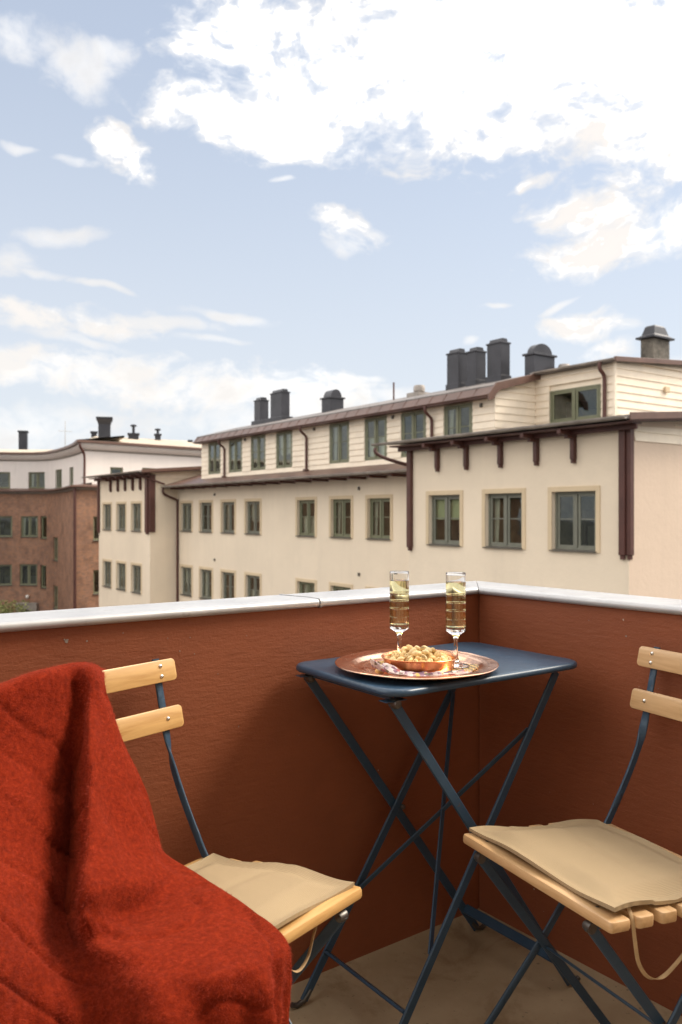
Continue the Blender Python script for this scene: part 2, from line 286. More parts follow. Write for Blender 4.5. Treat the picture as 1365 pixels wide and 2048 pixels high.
# ------------------------------------------------------------------ mesh helpers
def basis(x, y, z, o=(0, 0, 0)):
    m = Matrix.Identity(4)
    for i, v in enumerate((x, y, z)): m.col[i][:3] = v
    m.col[3][:3] = o; return m
class MB:
    def __init__(s): s.v = []; s.f = []; s.uv = None
    def add(s, vs, fs, mat=None):
        o = len(s.v); s.v += [tuple(mat @ Vector(v)) if mat else tuple(v) for v in vs]; s.f += [tuple(o + i for i in f) for f in fs]; return s
    def box(s, x0, x1, y0, y1, z0, z1, mat=None):
        if x0 > x1: x0, x1 = x1, x0
        if y0 > y1: y0, y1 = y1, y0
        if z0 > z1: z0, z1 = z1, z0
        return s.add([(x0, y0, z0), (x1, y0, z0), (x1, y1, z0), (x0, y1, z0), (x0, y0, z1), (x1, y0, z1), (x1, y1, z1), (x0, y1, z1)],
                     [(0, 3, 2, 1), (4, 5, 6, 7), (0, 1, 5, 4), (1, 2, 6, 5), (2, 3, 7, 6), (3, 0, 4, 7)], mat)
    def prism(s, poly, a0, a1, axis='y', mat=None):
        """poly of 2-D points extruded along an axis (x: poly is yz, y: poly is xz, z: poly is xy)"""
        def P(p, a): return {'x': (a, p[0], p[1]), 'y': (p[0], a, p[1]), 'z': (p[0], p[1], a)}[axis]
        n = len(poly); vs = [P(p, a0) for p in poly] + [P(p, a1) for p in poly]
        fs = [(i, (i + 1) % n, n + (i + 1) % n, n + i) for i in range(n)] + [tuple(range(n - 1, -1, -1)), tuple(range(n, 2 * n))]
        return s.add(vs, fs, mat)
    def loft(s, rings, closed=True, cap=True, mat=None):
        n = len(rings[0]); vs = [p for r in rings for p in r]; fs = []
        for i in range(len(rings) - 1):
            for j in range(n if closed else n - 1):
                k = (j + 1) % n; fs.append((i * n + j, i * n + k, (i + 1) * n + k, (i + 1) * n + j))
        if cap and closed: fs += [tuple(range(n - 1, -1, -1)), tuple((len(rings) - 1) * n + j for j in range(n))]
        return s.add(vs, fs, mat)
    def lathe(s, prof, n=48, c=(0, 0, 0), closed_prof=False, mat=None):
        rings = [[(c[0] + r * math.cos(2 * math.pi * j / n), c[1] + r * math.sin(2 * math.pi * j / n), c[2] + z) for j in range(n)] for r, z in prof]
        if closed_prof: rings.append(rings[0])
        return s.loft(rings, True, not closed_prof, mat)
    def tube(s, pts, r, n=8, cap=True):
        pts = [Vector(p) for p in pts]; rings = []; up = None
        for i, p in enumerate(pts):
            d = (pts[min(i + 1, len(pts) - 1)] - pts[max(i - 1, 0)]).normalized()
            if up is None: up = d.orthogonal().normalized()
            up = (up - d * up.dot(d)).normalized(); b = d.cross(up); rr = r[i] if isinstance(r, (list, tuple)) else r
            rings.append([tuple(p + up * rr * math.cos(2 * math.pi * j / n) + b * rr * math.sin(2 * math.pi * j / n)) for j in range(n)])
        return s.loft(rings, True, cap)
    def ribbon(s, pts, widths, dirs, w, t):
        """flat bar: dirs = direction of the wide side at each point"""
        pts = [Vector(p) for p in pts]; rings = []
        for i, p in enumerate(pts):
            d = (pts[min(i + 1, len(pts) - 1)] - pts[max(i - 1, 0)]).normalized(); a = Vector(dirs[i]); a = (a - d * a.dot(d)).normalized(); b = d.cross(a)
            h, k = w * (widths[i] if widths else 1) / 2, t / 2; q = min(k * .6, h * .6)
            rings.append([tuple(p + a * x + b * y) for x, y in [(-h, -k + q), (-h + q, -k), (h - q, -k), (h, -k + q), (h, k - q), (h - q, k), (-h + q, k), (-h, k - q)]])
        return s.loft(rings)
    def mesh(s, name, bevel=0, seg=1, smooth=0, mats=None):
        me = bpy.data.meshes.new(name); me.from_pydata(s.v, [], s.f)
        if bevel:
            bm = bmesh.new(); bm.from_mesh(me)
            bmesh.ops.bevel(bm, geom=list(bm.edges), offset=bevel, segments=seg, profile=.5, affect='EDGES', clamp_overlap=True); bm.to_mesh(me); bm.free()
        if smooth:
            me.shade_smooth()
            if smooth < 180: me.set_sharp_from_angle(angle=R(smooth))
        for m in (mats or []): me.materials.append(m)
        me.update(); return me
    def build(s, name, mat, parent=None, bevel=0, seg=1, smooth=0, loc=None, rot=None):
        return obj(name, s.mesh(name, bevel, seg, smooth, [mat]), parent, loc, rot)
def obj(name, me, parent=None, loc=None, rot=None):
    o = bpy.data.objects.new(name, me); COL.objects.link(o)
    if parent: o.parent = parent
    if loc: o.location = loc
    if rot: o.rotation_euler = rot
    return o
def tag(o, label=None, cat=None, group=None, kind=None):
    for k, v in (('label', label), ('category', cat), ('group', group), ('kind', kind)):
        if v: o[k] = v
    return o
def empty(name, loc, rz=0): return obj(name, None, None, loc, (0, 0, rz))
def crom(pts, n):
    """Catmull-Rom through tuples of any length"""
    out = []; P = [pts[0]] + list(pts) + [pts[-1]]
    for i in range(1, len(P) - 2):
        for k in range(n):
            t = k / n; a, b, c, d = P[i - 1], P[i], P[i + 1], P[i + 2]
            out.append(tuple(.5 * (2 * b[q] + (c[q] - a[q]) * t + (2 * a[q] - 5 * b[q] + 4 * c[q] - d[q]) * t * t + (3 * b[q] - a[q] - 3 * c[q] + d[q]) * t ** 3) for q in range(len(b))))
    out.append(tuple(pts[-1])); return out
def rrect(w, h, r, n=5):
    out = []
    for cx, cy, a in ((w / 2 - r, h / 2 - r, 0), (-w / 2 + r, h / 2 - r, 90), (-w / 2 + r, -h / 2 + r, 180), (w / 2 - r, -h / 2 + r, 270)):
        for i in range(n + 1): b = R(a + 90 * i / n); out.append((cx + r * math.cos(b), cy + r * math.sin(b)))
    return out
def plank(w, h, t, r, ch, mat=None, mb=None):
    """board with rounded plan corners and eased edges, lying in xy, thickness along z, centred"""
    mb = mb or MB(); rings = []
    for ins, z in ((ch, -t / 2), (ch * .3, -t / 2 + ch * .3), (0, -t / 2 + ch), (0, t / 2 - ch), (ch * .3, t / 2 - ch * .3), (ch, t / 2)):
        rings.append([(x, y, z) for x, y in rrect(w - 2 * ins, h - 2 * ins, max(r - ins, .0008))])
    return mb.loft(rings, mat=mat)

# ------------------------------------------------------------------ the setting: ground, balcony floor, parapet
WX, WY = 1.617, 1.557            # inner faces of the two parapet walls
WT, PZ = .150, .872              # wall thickness, top of masonry
g = MB(); g.add([(-1500, -1500, -13), (1500, -1500, -13), (1500, 1500, -13), (-1500, 1500, -13)], [(0, 1, 2, 3)])
tag(g.build('ground', M['asphalt']), kind='structure')
fl = MB(); nx, ny = 40, 40; x0, x1, y0, y1 = -2.4, WX + .02, -1.8, WY + .02
vs = []
for j in range(ny + 1):
    for i in range(nx + 1):
        u = (i / nx) ** .6; v = (j / ny) ** .6; x = x0 + (x1 - x0) * u; y = y0 + (y1 - y0) * v
        d = min(WX - x, WY - y); z = .022 * max(0, 1 - max(d, 0) / .035) ** 2
        vs.append((x, y, z))
fl.add(vs, [(j * (nx + 1) + i, j * (nx + 1) + i + 1, (j + 1) * (nx + 1) + i + 1, (j + 1) * (nx + 1) + i) for j in range(ny) for i in range(nx)])
fl.box(x0, x1, y0, y1, -.22, -.01)
tag(fl.build('balcony_floor', M['floor'], smooth=40), kind='structure')

par = tag(empty('balcony_parapet', (WX, WY, 0)), 'rust brown plastered parapet wall with pale metal coping round the balcony corner', 'parapet')
def rel(mb, o): mb.v = [(a - o[0], b - o[1], c - o[2]) for a, b, c in mb.v]; return mb
PO = (WX, WY, 0)
rel(MB().box(-2.4, WX + WT, WY, WY + WT, -.22, PZ), PO).build('wall_panel', M['rust'], par, bevel=.004)
rel(MB().box(WX, WX + WT, -1.8, WY - .001, -.22, PZ), PO).build('wall_panel', M['rust'], par, bevel=.004)
def cop_profile():
    r = .0094; zc = .8752; p = [(.006, zc - r)]
    for i in range(9):
        a = R(270 - 180 * i / 8); p.append((-.006 + r * math.cos(a), zc + r * math.sin(a)))
    p += [(.03, .8848), (.10, .8825), (WT + .013, .8808), (WT + .016, .8785), (WT + .016, .850), (WT + .013, .850), (WT + .013, .8735), (.006, .8735)]
    return p
CP = cop_profile()
def coping(a0, a1, along):           # a0/a1 functions of the offset d from the inner face
    n = 28; rings = []
    for k in range(n + 1):
        q = k / n; ring = []
        for d, z in CP:
            a = a0(d) * (1 - q) + a1(d) * q
            zz = z + .0006 * math.sin(a * 3.1 + d * 9)
            ring.append((a - WX, d, zz) if along == 'x' else (d, a - WY, zz))
        rings.append(ring)
    return MB().loft(rings).build('coping', M['zinc'], par, smooth=35)
J = 1.085
coping(lambda d: -2.4, lambda d: J - .0016, 'x')
coping(lambda d: J + .0016, lambda d: WX + d - .0012, 'x')
coping(lambda d: -1.8, lambda d: WY + d - .0012, 'y')
# folded seam strip across the joint
rings = []
for q in (-.011, .011):
    rings.append([(J - WX + q, d - (.0012 if d < 0 else 0), z + .0014) for d, z in CP[1:12]] + [(J - WX + q, d, z - .0006) for d, z in reversed(CP[1:12])])
# the seam itself: a raised lip only on the right sheet's edge
rings = [[(J - WX + q, d - (.0010 if d < 0 else 0), z + .0012 * (1 if z > .876 else -.2)) for d, z in CP[0:13]] + [(J - WX + q, d, z - .002) for d, z in reversed(CP[0:13])] for q in (.0018, .009)]
MB().loft(rings).build('seam_strip', M['zinc'], par, smooth=35)

# flakes knocked out of the paint, pale plaster showing
rng = random.Random(21)
for (x, z, r) in ((.505, .842, .0022), (.509, .8395, .0040), (.548, .836, .0020), (.765, .823, .0013), (.715, .826, .0012), (.742, .797, .0015), (.775, .788, .0013), (.62, .845, .0012), (.83, .74, .0011), (.90, .815, .0011), (.88, .62, .0014)):
    pts = [(x - WX + math.cos(a) * r * rng.uniform(.5, 1.25), z + math.sin(a) * r * rng.uniform(.5, 1.2)) for a in [k * .785 for k in range(8)]]
    MB().prism(pts, -.0006, .001).build('paint_chip', M['stoneportal'], par)
for (y, z, r) in ((1.10, .805, .0022), (1.02, .70, .0012), (1.2, .83, .0012)):
    pts = [(y - WY + math.cos(a) * r * rng.uniform(.5, 1.25), z + math.sin(a) * r * rng.uniform(.5, 1.2)) for a in [k * .785 for k in range(8)]]
    MB().prism(pts, -.0006, .001, 'x').build('paint_chip', M['stoneportal'], par)
# unseen house wall and door behind the viewer, added to block sky and bounce light
HY = -1.25
house = tag(empty('added_house_wall', (0, HY, -13)), 'added unseen house wall with a glazed door behind the balcony, for bounce light', 'building')
hm = MB()
for a, b, c, d in ((-7, -.55, -13, 8), (.55, 3.4, -13, 8), (-.55, .55, 2.15, 8), (-.55, .55, -13, -.02)): hm.box(a, b, -.3, 0, c + 13, d + 13)
hm.build('wall', M['bouncerender'], house)
dr = MB().box(-.55, -.45, -.2, -.12, 13, 15.15).box(.45, .55, -.2, -.12, 13, 15.15).box(-.45, .45, -.2, -.12, 13, 13.25).box(-.45, .45, -.2, -.12, 15.05, 15.15)
dr = dr.build('door', M['greyframe'], house, bevel=.006); MB().box(-.45, .45, -.165, -.155, 13.25, 15.05).build('pane', M['pane'], dr)
MB().box(-.55, .55, -.1, 0, 12.98, 13.03).build('threshold', M['zinc'], house)

# ------------------------------------------------------------------ cream building across the yard
BR = R(-1.3)
BB = (16., 25., -13.)
def brot(x, y, z): c, s = math.cos(BR), math.sin(BR); return (x * c - y * s, x * s + y * c, z)
cream = tag(empty('apartment_building', brot(*BB), BR), 'long cream rendered apartment building with clapboard attic and dark brown brackets', 'building')
OFF = (-BB[0], -BB[1], -BB[2])
def cb(mb, name, mat, parent=None, **k):
    return mb.build(name, mat, parent or cream, loc=OFF if parent is None else None, **k)
def wall_x(x, y0, y1, z0, z1, holes, depth=.14):
    """wall facing -X with window holes (y0,y1,z0,z1) and their reveals"""
    mb = MB(); ys = sorted({y0, y1, *[h[0] for h in holes], *[h[1] for h in holes]}); zs = sorted({z0, z1, *[h[2] for h in holes], *[h[3] for h in holes]})
    for i in range(len(ys) - 1):
        for j in range(len(zs) - 1):
            a, b, c, d = ys[i], ys[i + 1], zs[j], zs[j + 1]; my, mz = (a + b) / 2, (c + d) / 2
            if any(h[0] < my < h[1] and h[2] < mz < h[3] for h in holes): continue
            mb.add([(x, a, c), (x, b, c), (x, b, d), (x, a, d)], [(0, 3, 2, 1)])
    for a, b, c, d in holes:
        e = x + depth
        mb.add([(x, a, c), (e, a, c), (e, a, d), (x, a, d)], [(0, 1, 2, 3)]); mb.add([(x, b, c), (e, b, c), (e, b, d), (x, b, d)], [(3, 2, 1, 0)])
        mb.add([(x, a, d), (e, a, d), (e, b, d), (x, b, d)], [(0, 1, 2, 3)]); mb.add([(x, a, c), (e, a, c), (e, b, c), (x, b, c)], [(3, 2, 1, 0)])
    return mb
def ring_x(mb, w, h, b, x0, x1, z0=0.):
    mb.box(x0, x1, -w / 2, -w / 2 + b, z0, z0 + h); mb.box(x0, x1, w / 2 - b, w / 2, z0, z0 + h)
    mb.box(x0, x1, -w / 2 + b, w / 2 - b, z0, z0 + b); return mb.box(x0, x1, -w / 2 + b, w / 2 - b, z0 + h - b, z0 + h)
_wm = {}
def window(parent, x, y, z, w, h, frame='greenframe', surround=True, deep=.09, mid=True, filling=0, rz=0, sill=True, room=True, leaves=2, off=OFF, smat='surround'):
    """window facing local -X, origin bottom centre on the wall plane"""
    key = (round(w, 3), round(h, 3), frame, deep, mid, leaves)
    if key not in _wm:
        d = {}
        fb = .055
        mb = ring_x(MB(), w, h, fb, deep, deep + .07)
        lw = (w - 2 * fb) / leaves
        for k in range(1, leaves): yc = -w / 2 + fb + lw * k; mb.box(deep - .012, deep + .07, yc - .028, yc + .028, fb, h - fb)
        d['frame'] = mb.mesh('window', .006, 1, 0, [M[frame]])
        ls = lw - .056 if leaves > 1 else lw
        sb = ring_x(MB(), ls, h - 2 * fb, .058, deep + .012, deep + .052, fb)
        if mid: sb.box(deep + .018, deep + .046, -ls / 2 + .058, ls / 2 - .058, h * .53 - .013, h * .53 + .013)
        d['sash'] = sb.mesh('sash', .004, 1, 0, [M[frame]])
        d['pane'] = MB().box(deep + .029, deep + .033, -ls / 2 + .05, ls / 2 - .05, fb + .05, h - fb - .05).mesh('pane', 0, 1, 0, [M['pane']])
        d['sill'] = MB().prism([(-.075, -.028), (-.075, -.008), (deep, .018), (deep, -.02)], -w / 2 - .03, w / 2 + .03).mesh('sill', .004, 1, 0, [M['sill']])
        s = MB(); b = .115; s.box(-.022, 0.004, -w / 2 - b, -w / 2, -.03, h + b); s.box(-.022, .004, w / 2, w / 2 + b, -.03, h + b); s.box(-.022, .004, -w / 2, w / 2, h, h + b)
        d['surround'] = s.mesh('surround', .004, 1, 0, [M['surround']])
        rm = MB(); X0, X1, a, c = deep + .08, deep + 1.5, w / 2 + .25, .3
        rm.add([(X0, -a, -c), (X1, -a, -c), (X1, a, -c), (X0, a, -c), (X0, -a, h + c), (X1, -a, h + c), (X1, a, h + c), (X0, a, h + c)], [(0, 1, 2, 3), (7, 6, 5, 4), (1, 5, 6, 2), (0, 4, 5, 1), (3, 2, 6, 7)])
        d['room'] = rm.mesh('room_recess', 0, 1, 0, [M['room']])
        cu = MB()
        for sd_ in (-1, 1):
            vs = []; n = 16
            for i in range(n + 1):
                q = i / n; yy = sd_ * (w / 2 - .06 - q * w * .17); xx = deep + .16 + .022 * math.sin(i * 2.3)
                yb = sd_ * (w / 2 - .06 - q * w * .12)
                vs += [(xx, yy, h - .05), (xx, yb, .06)]
            cu.add(vs, [(2 * i, 2 * i + 1, 2 * i + 3, 2 * i + 2) for i in range(n)])
        d['curtain'] = cu.mesh('curtain', 0, 1, 180, [M['curtain']])
        sh = MB(); vs = []; n = 30
        for i in range(n + 1):
            yy = -w / 2 + .06 + (w - .12) * i / n; xx = deep + .15 + .018 * math.sin(i * 1.9); vs += [(xx, yy, h - .05), (xx, yy, h * .38 + .03 * math.sin(i * .7))]
        sh.add(vs, [(2 * i, 2 * i + 1, 2 * i + 3, 2 * i + 2) for i in range(n)]); d['half'] = sh.mesh('curtain', 0, 1, 180, [M['curtain']])
        vs = []
        for i in range(n + 1):
            yy = -w / 2 + .06 + (w - .12) * i / n; xx = deep + .15 + .02 * math.sin(i * 2.2); vs += [(xx, yy, h * .55), (xx, yy, .05)]
        d['cafe'] = MB().add(vs, [(2 * i, 2 * i + 1, 2 * i + 3, 2 * i + 2) for i in range(n)]).mesh('curtain', 0, 1, 180, [M['curtain']])
        d['shelf'] = MB().box(deep + .6, deep + .9, -w * .4, w * .15, .0, h * .42).box(deep + .55, deep + .9, w * .16, w * .45, 0, h * .7).mesh('furniture', .02, 1, 0, [M['sill']])
        d['blind'] = MB().box(deep + .10, deep + .106, -w / 2 + .07, w / 2 - .07, h * .50, h - .05).mesh('blind', 0, 1, 0, [M['blind']])
        d['ls'] = ls; d['lw'] = lw
        _wm[key] = d
    d = _wm[key]
    o = obj('window', d['frame'], parent, (x + off[0], y + off[1], z + off[2]), (0, 0, rz))
    for k in range(leaves):
        yc = -w / 2 + .055 + d['lw'] * (k + .5)
        if leaves > 1: yc += (.0 if 0 < k < leaves - 1 else (-.014 if k == 0 else .014))
        obj('sash', d['sash'], o, (0, yc, 0)); obj('pane', d['pane'], o, (0, yc, 0))
    if sill: obj('sill', d['sill'], o)
    if surround: obj('surround', d['surround'], o)
    if room: obj('room_recess', d['room'], o)
    if filling == 1: obj('curtain', d['curtain'], o)
    if filling == 2: obj('blind', d['blind'], o)
    if filling == 3: obj('curtain', d['half'], o)
    if filling == 4: obj('curtain', d['cafe'], o)
    if room and filling in (0, 2): obj('furniture', d['shelf'], o)
    return o

FX = 16.0; XW = 14.7; ZB = -13.0
rowY = [34.92, 32.88, 30.79, 28.67, 24.77, 22.60, 20.52]
Ww, Wh, Wz2, Wz3 = 1.17, 1.29, .29, -2.66
holes = [(y - Ww / 2, y + Ww / 2, z, z + Wh) for y in rowY for z in (Wz2, Wz3)]
cb(wall_x(FX, 17.5, 35.93, ZB, 2.45, holes), 'wall', M['cream'])
for i, y in enumerate(rowY):
    for z in (Wz2, Wz3): window(cream, FX, y, z, Ww, Wh, 'greenframe' if i > 3 else 'greyframe', filling=((1, 0, 1, 3, 4, 1, 1) if z > 0 else (3, 1, 0, 4, 3, 1, 0))[i])
# wings
def wing(ya, yb, ys, x, zrow, wall_name):
    hl = [(y - .6, y + .6, z, z + Wh + .02) for y in ys for z in zrow]
    return cb(wall_x(x, ya, yb, ZB, 3.05, hl), wall_name, M['cream'])
wing(10.43, 17.5, [16.06, 13.95, 11.85], XW, [.27], 'wing_wall')
cb(MB().add([(XW, 17.5, ZB), (FX + 3, 17.5, ZB), (FX + 3, 17.5, 3.0), (XW, 17.5, 3.0)], [(0, 1, 2, 3)]), 'wing_wall', M['cream'])
cb(MB().add([(XW, 10.43, ZB), (XW + 13, 10.43, ZB), (XW + 13, 10.43, 4.0), (XW, 10.43, 2.98)], [(0, 1, 2, 3)]), 'end_wall', M['pink'])
for i, y in enumerate([16.06, 13.95, 11.85]): window(cream, XW, y, .27, 1.2, 1.31, 'greyframe', filling=(2, 1, 0)[i], deep=.10)
wing(35.93, 42.9, [41.63, 39.6, 37.6], 14.65, [.27, -2.68], 'wing_wall')
cb(MB().add([(14.65, 35.93, ZB), (FX + 4, 35.93, ZB), (FX + 4, 35.93, 3.3), (14.65, 35.93, 3.0)], [(0, 1, 2, 3)]), 'wing_wall', M['cream'])
cb(MB().add([(14.65, 42.9, ZB), (FX + 4, 42.9, ZB), (FX + 4, 42.9, 3.3), (14.65, 42.9, 3.0)], [(0, 1, 2, 3)]), 'wing_wall', M['cream'])
for i, y in enumerate([41.63, 39.6, 37.6]):
    for z in (.27, -2.68): window(cream, 14.65, y, z, 1.2, 1.31, 'greyframe', filling=(1, 4, 3)[i] if z > 0 else (0, 3, 1)[i], deep=.10)
# corner posts and brackets
def post(x, y, w=.2, z0=.16, z1=2.95, d=.11):
    mb = MB().box(x - d, x + .02, y - w / 2, y + w / 2, z0, z1).box(x - d + .02, x + .02, y - w / 2 + .03, y + w / 2 - .03, z0 - .09, z0)
    return cb(mb, 'corner_post', M['brown'], bevel=.012)
post(XW, 17.40, .17)
mb = MB().box(XW - .10, XW + .03, 10.47, 10.62, .22, 2.9).box(XW - .05, XW + .09, 10.36, 10.465, .22, 2.9).box(XW - .08, XW - .02, 10.49, 10.60, .13, .22).box(XW - .03, XW + .07, 10.38, 10.46, .13, .22)
cb(mb, 'corner_post', M['brown'], bevel=.012)
post(14.65, 42.8, .17)
mb = MB().box(14.53, 14.68, 36.0, 36.3, .24, 2.9).box(14.6, 14.88, 35.83, 35.995, .24, 2.9).box(14.56, 14.66, 36.03, 36.27, .14, .24)
cb(mb, 'corner_post', M['brown'], bevel=.012)
def bracket(x, y):
    mb = MB().box(x - .12, x + .01, y - .055, y + .055, 2.28, 2.9).box(x - .105, x + .01, y - .042, y + .042, 2.20, 2.279).box(x - .56, x + .01, y - .055, y + .055, 2.82, 2.93).box(x - .32, x - .121, y - .05, y + .05, 2.74, 2.819)
    return cb(mb, 'bracket', M['brown'], bevel=.012)
for y in (16.27, 15.18, 14.0, 12.87, 11.81): bracket(XW, y)
for y in (41.0, 39.95, 38.95, 37.95, 36.98): bracket(14.65, y)
# eaves of the wings: timber soffit beam, roof plane, gutter
def halfpipe(x, z, y0, y1, r=.065):
    n = 10; o = [(x + r * math.cos(R(180 + 180 * i / n)), z + r * math.sin(R(180 + 180 * i / n))) for i in range(n + 1)]; q = [(x + (r - .008) * math.cos(R(360 - 180 * i / n)), z + (r - .008) * math.sin(R(360 - 180 * i / n))) for i in range(n + 1)]
    return MB().prism(o + q, y0, y1)
SL = math.tan(R(4.6))
def wing_roof(x, y0, y1, x1):
    xe = x - .56; ze = 2.98
    cb(MB().prism([(xe, ze), (x1, ze + (x1 - xe) * SL), (x1, ze + (x1 - xe) * SL + .09), (xe, ze + .09)], y0, y1), 'roof', M['roofgrey'], bevel=.01)
    cb(MB().prism([(xe + .05, ze - .05), (x1, ze + (x1 - xe) * SL - .05), (x1, ze + (x1 - xe) * SL - .002), (xe + .05, ze - .002)], y0 - .04, y0 + .05), 'verge_board', M['brown'], bevel=.01)
    cb(MB().prism([(xe - .02, ze - .02), (x1, ze + (x1 - xe) * SL - .02), (x1, ze + (x1 - xe) * SL + .13), (xe - .02, ze + .13)], y0 - .075, y0 - .045), 'verge_flashing', M['brownmetal'], bevel=.006)
    cb(MB().box(xe + .06, x - .02, y0 + .06, y1, ze - .06, ze - .03), 'soffit', M['brown'])
    cb(MB().box(x - .2, x - .145, y0 + .06, y1, ze - .17, ze - .061), 'eaves_beam', M['brown'], bevel=.01)
    cb(halfpipe(xe - .05, ze + .075, y0 + .02, y1 + .6, .07), 'gutter', M['gutter'], smooth=40)
wing_roof(XW, 10.05, 17.75, 27.0); wing_roof(14.65, 35.55, 43.1, 20.0)
# main pent roof, gutter, rafter feet
cb(MB().prism([(15.28, 2.33), (16.3, 2.64), (16.3, 2.71), (15.28, 2.40)], 17.55, 35.86), 'pent_roof', M['brownmetal'], bevel=.008)
cb(MB().prism([(16.3, 2.64), (19.5, 3.6), (19.5, 3.67), (16.3, 2.71)], 33.62, 35.86), 'pent_roof', M['brownmetal'], bevel=.008)
cb(halfpipe(15.22, 2.375, 17.55, 35.9, .08), 'gutter', M['gutter'], smooth=40)
cb(MB().box(15.33, 15.99, 17.55, 35.86, 2.275, 2.315), 'soffit', M['brown'])
for k in range(17): y = 18.0 + k * 1.07; cb(MB().box(15.3, 15.98, y - .05, y + .05, 2.2, 2.274), 'rafter_foot', M['brown'], bevel=.006)
# attic storey: clapboards between the windows
AX = 16.15; aY = [32.33, 30.40, 28.49, 26.51, 22.90, 20.87, 19.0, 17.06]; Aw, Ah, Az = 1.14, 1.36, 2.82
ah = [(y - Aw / 2, y + Aw / 2, Az, Az + Ah) for y in aY]
attic = cb(wall_x(AX + .04, 15.6, 33.6, 2.6, 4.4, ah, .10), 'attic_wall', M['board'])
cb(MB().add([(AX + .04, 33.6, 2.6), (19.5, 33.6, 2.6), (19.5, 33.6, 4.8), (AX + .04, 33.6, 4.4)], [(0, 1, 2, 3)]), 'attic_wall', M['board'])
BH = .198
def boards_x(x, y0, y1, z0, z1, holes, parent):
    k = 0; z = z0
    while z < z1 - .02:
        zt = min(z + BH, z1); segs = [(y0, y1)]
        for a, b, c, d in holes:
            if c < zt - .03 and d > z + .03:
                segs = [q for s_ in segs for q in ([(s_[0], min(s_[1], a)), (max(s_[0], b), s_[1])] if s_[0] < b and s_[1] > a else [s_])]
        for a, b in segs:
            if b - a > .03: MB().prism([(x - .030, z - .012), (x - .030, z + .012), (x - .004, zt - .002), (x + .035, zt - .002), (x + .035, z - .012)], a + .002, b - .002).build('board', M['board'], parent)
        z = zt
boards_x(AX, 15.62, 33.6, 2.63, 4.32, [(h[0] - .02, h[1] + .02, h[2] - .01, h[3] + .01) for h in ah], attic)
for i, y in enumerate(aY): window(cream, AX, y, Az, Aw, Ah, 'greenframe', surround=False, deep=-.012, filling=(0, 1, 0, 3, 1, 4, 0, 1)[i], sill=False)  # pale curtains added to lighten the panes, standing in for bright sky reflections
# return wall, set-back wall with the broad window, and end wall of the attic
def boards_y(y, xa, xb, z0, ztop, parent):
    """boards on a wall facing -Y between x xa(z) and xb, top line ztop(x)"""
    z = z0
    while z < max(ztop(xa), ztop(xb)) - .02:
        zt = z + BH
        pts = [(xa, z), (xb, z)]; rb = min(zt, ztop(xb)); ra = min(zt, ztop(xa)); X0, X1 = xa, xb
        if ra < z + .02:       # the roof line has passed the left end: start where it crosses
            n = 60; X0 = next((xa + (xb - xa) * i / n for i in range(n + 1) if ztop(xa + (xb - xa) * i / n) > z + .02), None)
            if X0 is None: break
            ra = z + .02
        if X1 - X0 > .05:
            o = .03
            vs = [(X0, y - o, z - .012), (X1, y - o, z - .012), (X1, y - .004, rb - .002), (X0, y - .004, ra - .002), (X0, y + .035, z - .012), (X1, y + .035, z - .012), (X1, y + .035, rb - .002), (X0, y + .035, ra - .002)]
            MB().add(vs, [(0, 1, 2, 3), (5, 4, 7, 6), (4, 0, 3, 7), (1, 5, 6, 2), (3, 2, 6, 7), (4, 5, 1, 0)]).build('board', M['board'], parent)
        z = zt
def prof_z(x):    # underside line of the main attic roof seen in section
    return 4.24 + (x - 15.85) * 1.0 if x < 16.08 else 4.40 + (x - 16.08) * .262
ret = cb(MB().add([(AX + .04, 15.65, 2.6), (17.73, 15.65, 2.6), (17.73, 15.65, 4.85), (AX + .04, 15.65, 4.45)], [(0, 1, 2, 3)]), 'return_wall', M['board'])
boards_y(15.62, AX - .03, 17.73, 3.03, lambda x: min(prof_z(x), 5.0), ret)
SX = 17.73
wh = [(13.42, 15.08, 3.55, 4.45)]
setb = cb(wall_x(SX + .04, 13.0, 15.65, 2.9, 4.95, wh, .1), 'set_back_wall', M['board'])
boards_x(SX, 13.0, 15.60, 3.23, 4.93, [(13.40, 15.10, 3.53, 4.47)], setb)
window(cream, SX, 14.25, 3.55, 1.66, .90, 'greenframe', surround=False, deep=-.012, mid=False, sill=False)
endw = cb(MB().add([(SX, 13.04, 2.9), (26, 13.04, 2.9), (26, 13.04, 5.5), (SX, 13.04, 4.95)], [(0, 1, 2, 3)]), 'attic_end_wall', M['board'])
boards_y(13.0, SX - .03, 24.0, 3.23, lambda x: 4.94 + (x - SX) * .075, endw)
cb(MB().box(SX - .05, SX + .03, 12.95, 13.02, 3.2, 4.94), 'corner_trim', M['board'])
# boards under the wing verges
for (x, y, xe_, z00) in ((XW, 10.43, 19.5, 2.62), (14.65, 35.93, 17.6, 2.78)):
    pw = [c for c in cream.children if c.name.startswith('end_wall' if y < 20 else 'wing_wall')][-1 if y < 20 else -2]
    boards_y(y, x + .18, xe_, z00, lambda x_, xx=x: 2.86 + (x_ - xx + .56) * SL, pw)
# roofs
cb(MB().prism([(15.80, 4.22), (16.02, 4.44), (16.06, 4.47), (15.96, 4.50), (15.76, 4.26)], 15.45, 33.75), 'roof_edge', M['brownmetal'], bevel=.006)
cb(MB().prism([(15.95, 4.46), (17.9, 4.97), (24, 5.2), (24, 5.27), (17.9, 5.05), (15.95, 4.53)], 15.47, 33.72), 'roof', M['roofgrey'])
cb(MB().prism([(15.70, 4.10), (15.80, 4.10), (16.08, 4.38), (17.75, 4.84), (17.75, 5.03), (15.98, 4.58), (15.70, 4.27)], 15.40, 15.468), 'verge_flashing', M['brownmetal'], bevel=.006)
cb(MB().box(15.80, 16.12, 15.6, 33.6, 4.20, 4.225), 'soffit', M['brown'])
cb(MB().prism([(SX - .22, 4.93), (26, 5.52), (26, 5.62), (SX - .22, 5.01)], 12.85, 15.62), 'roof', M['roofgrey'])
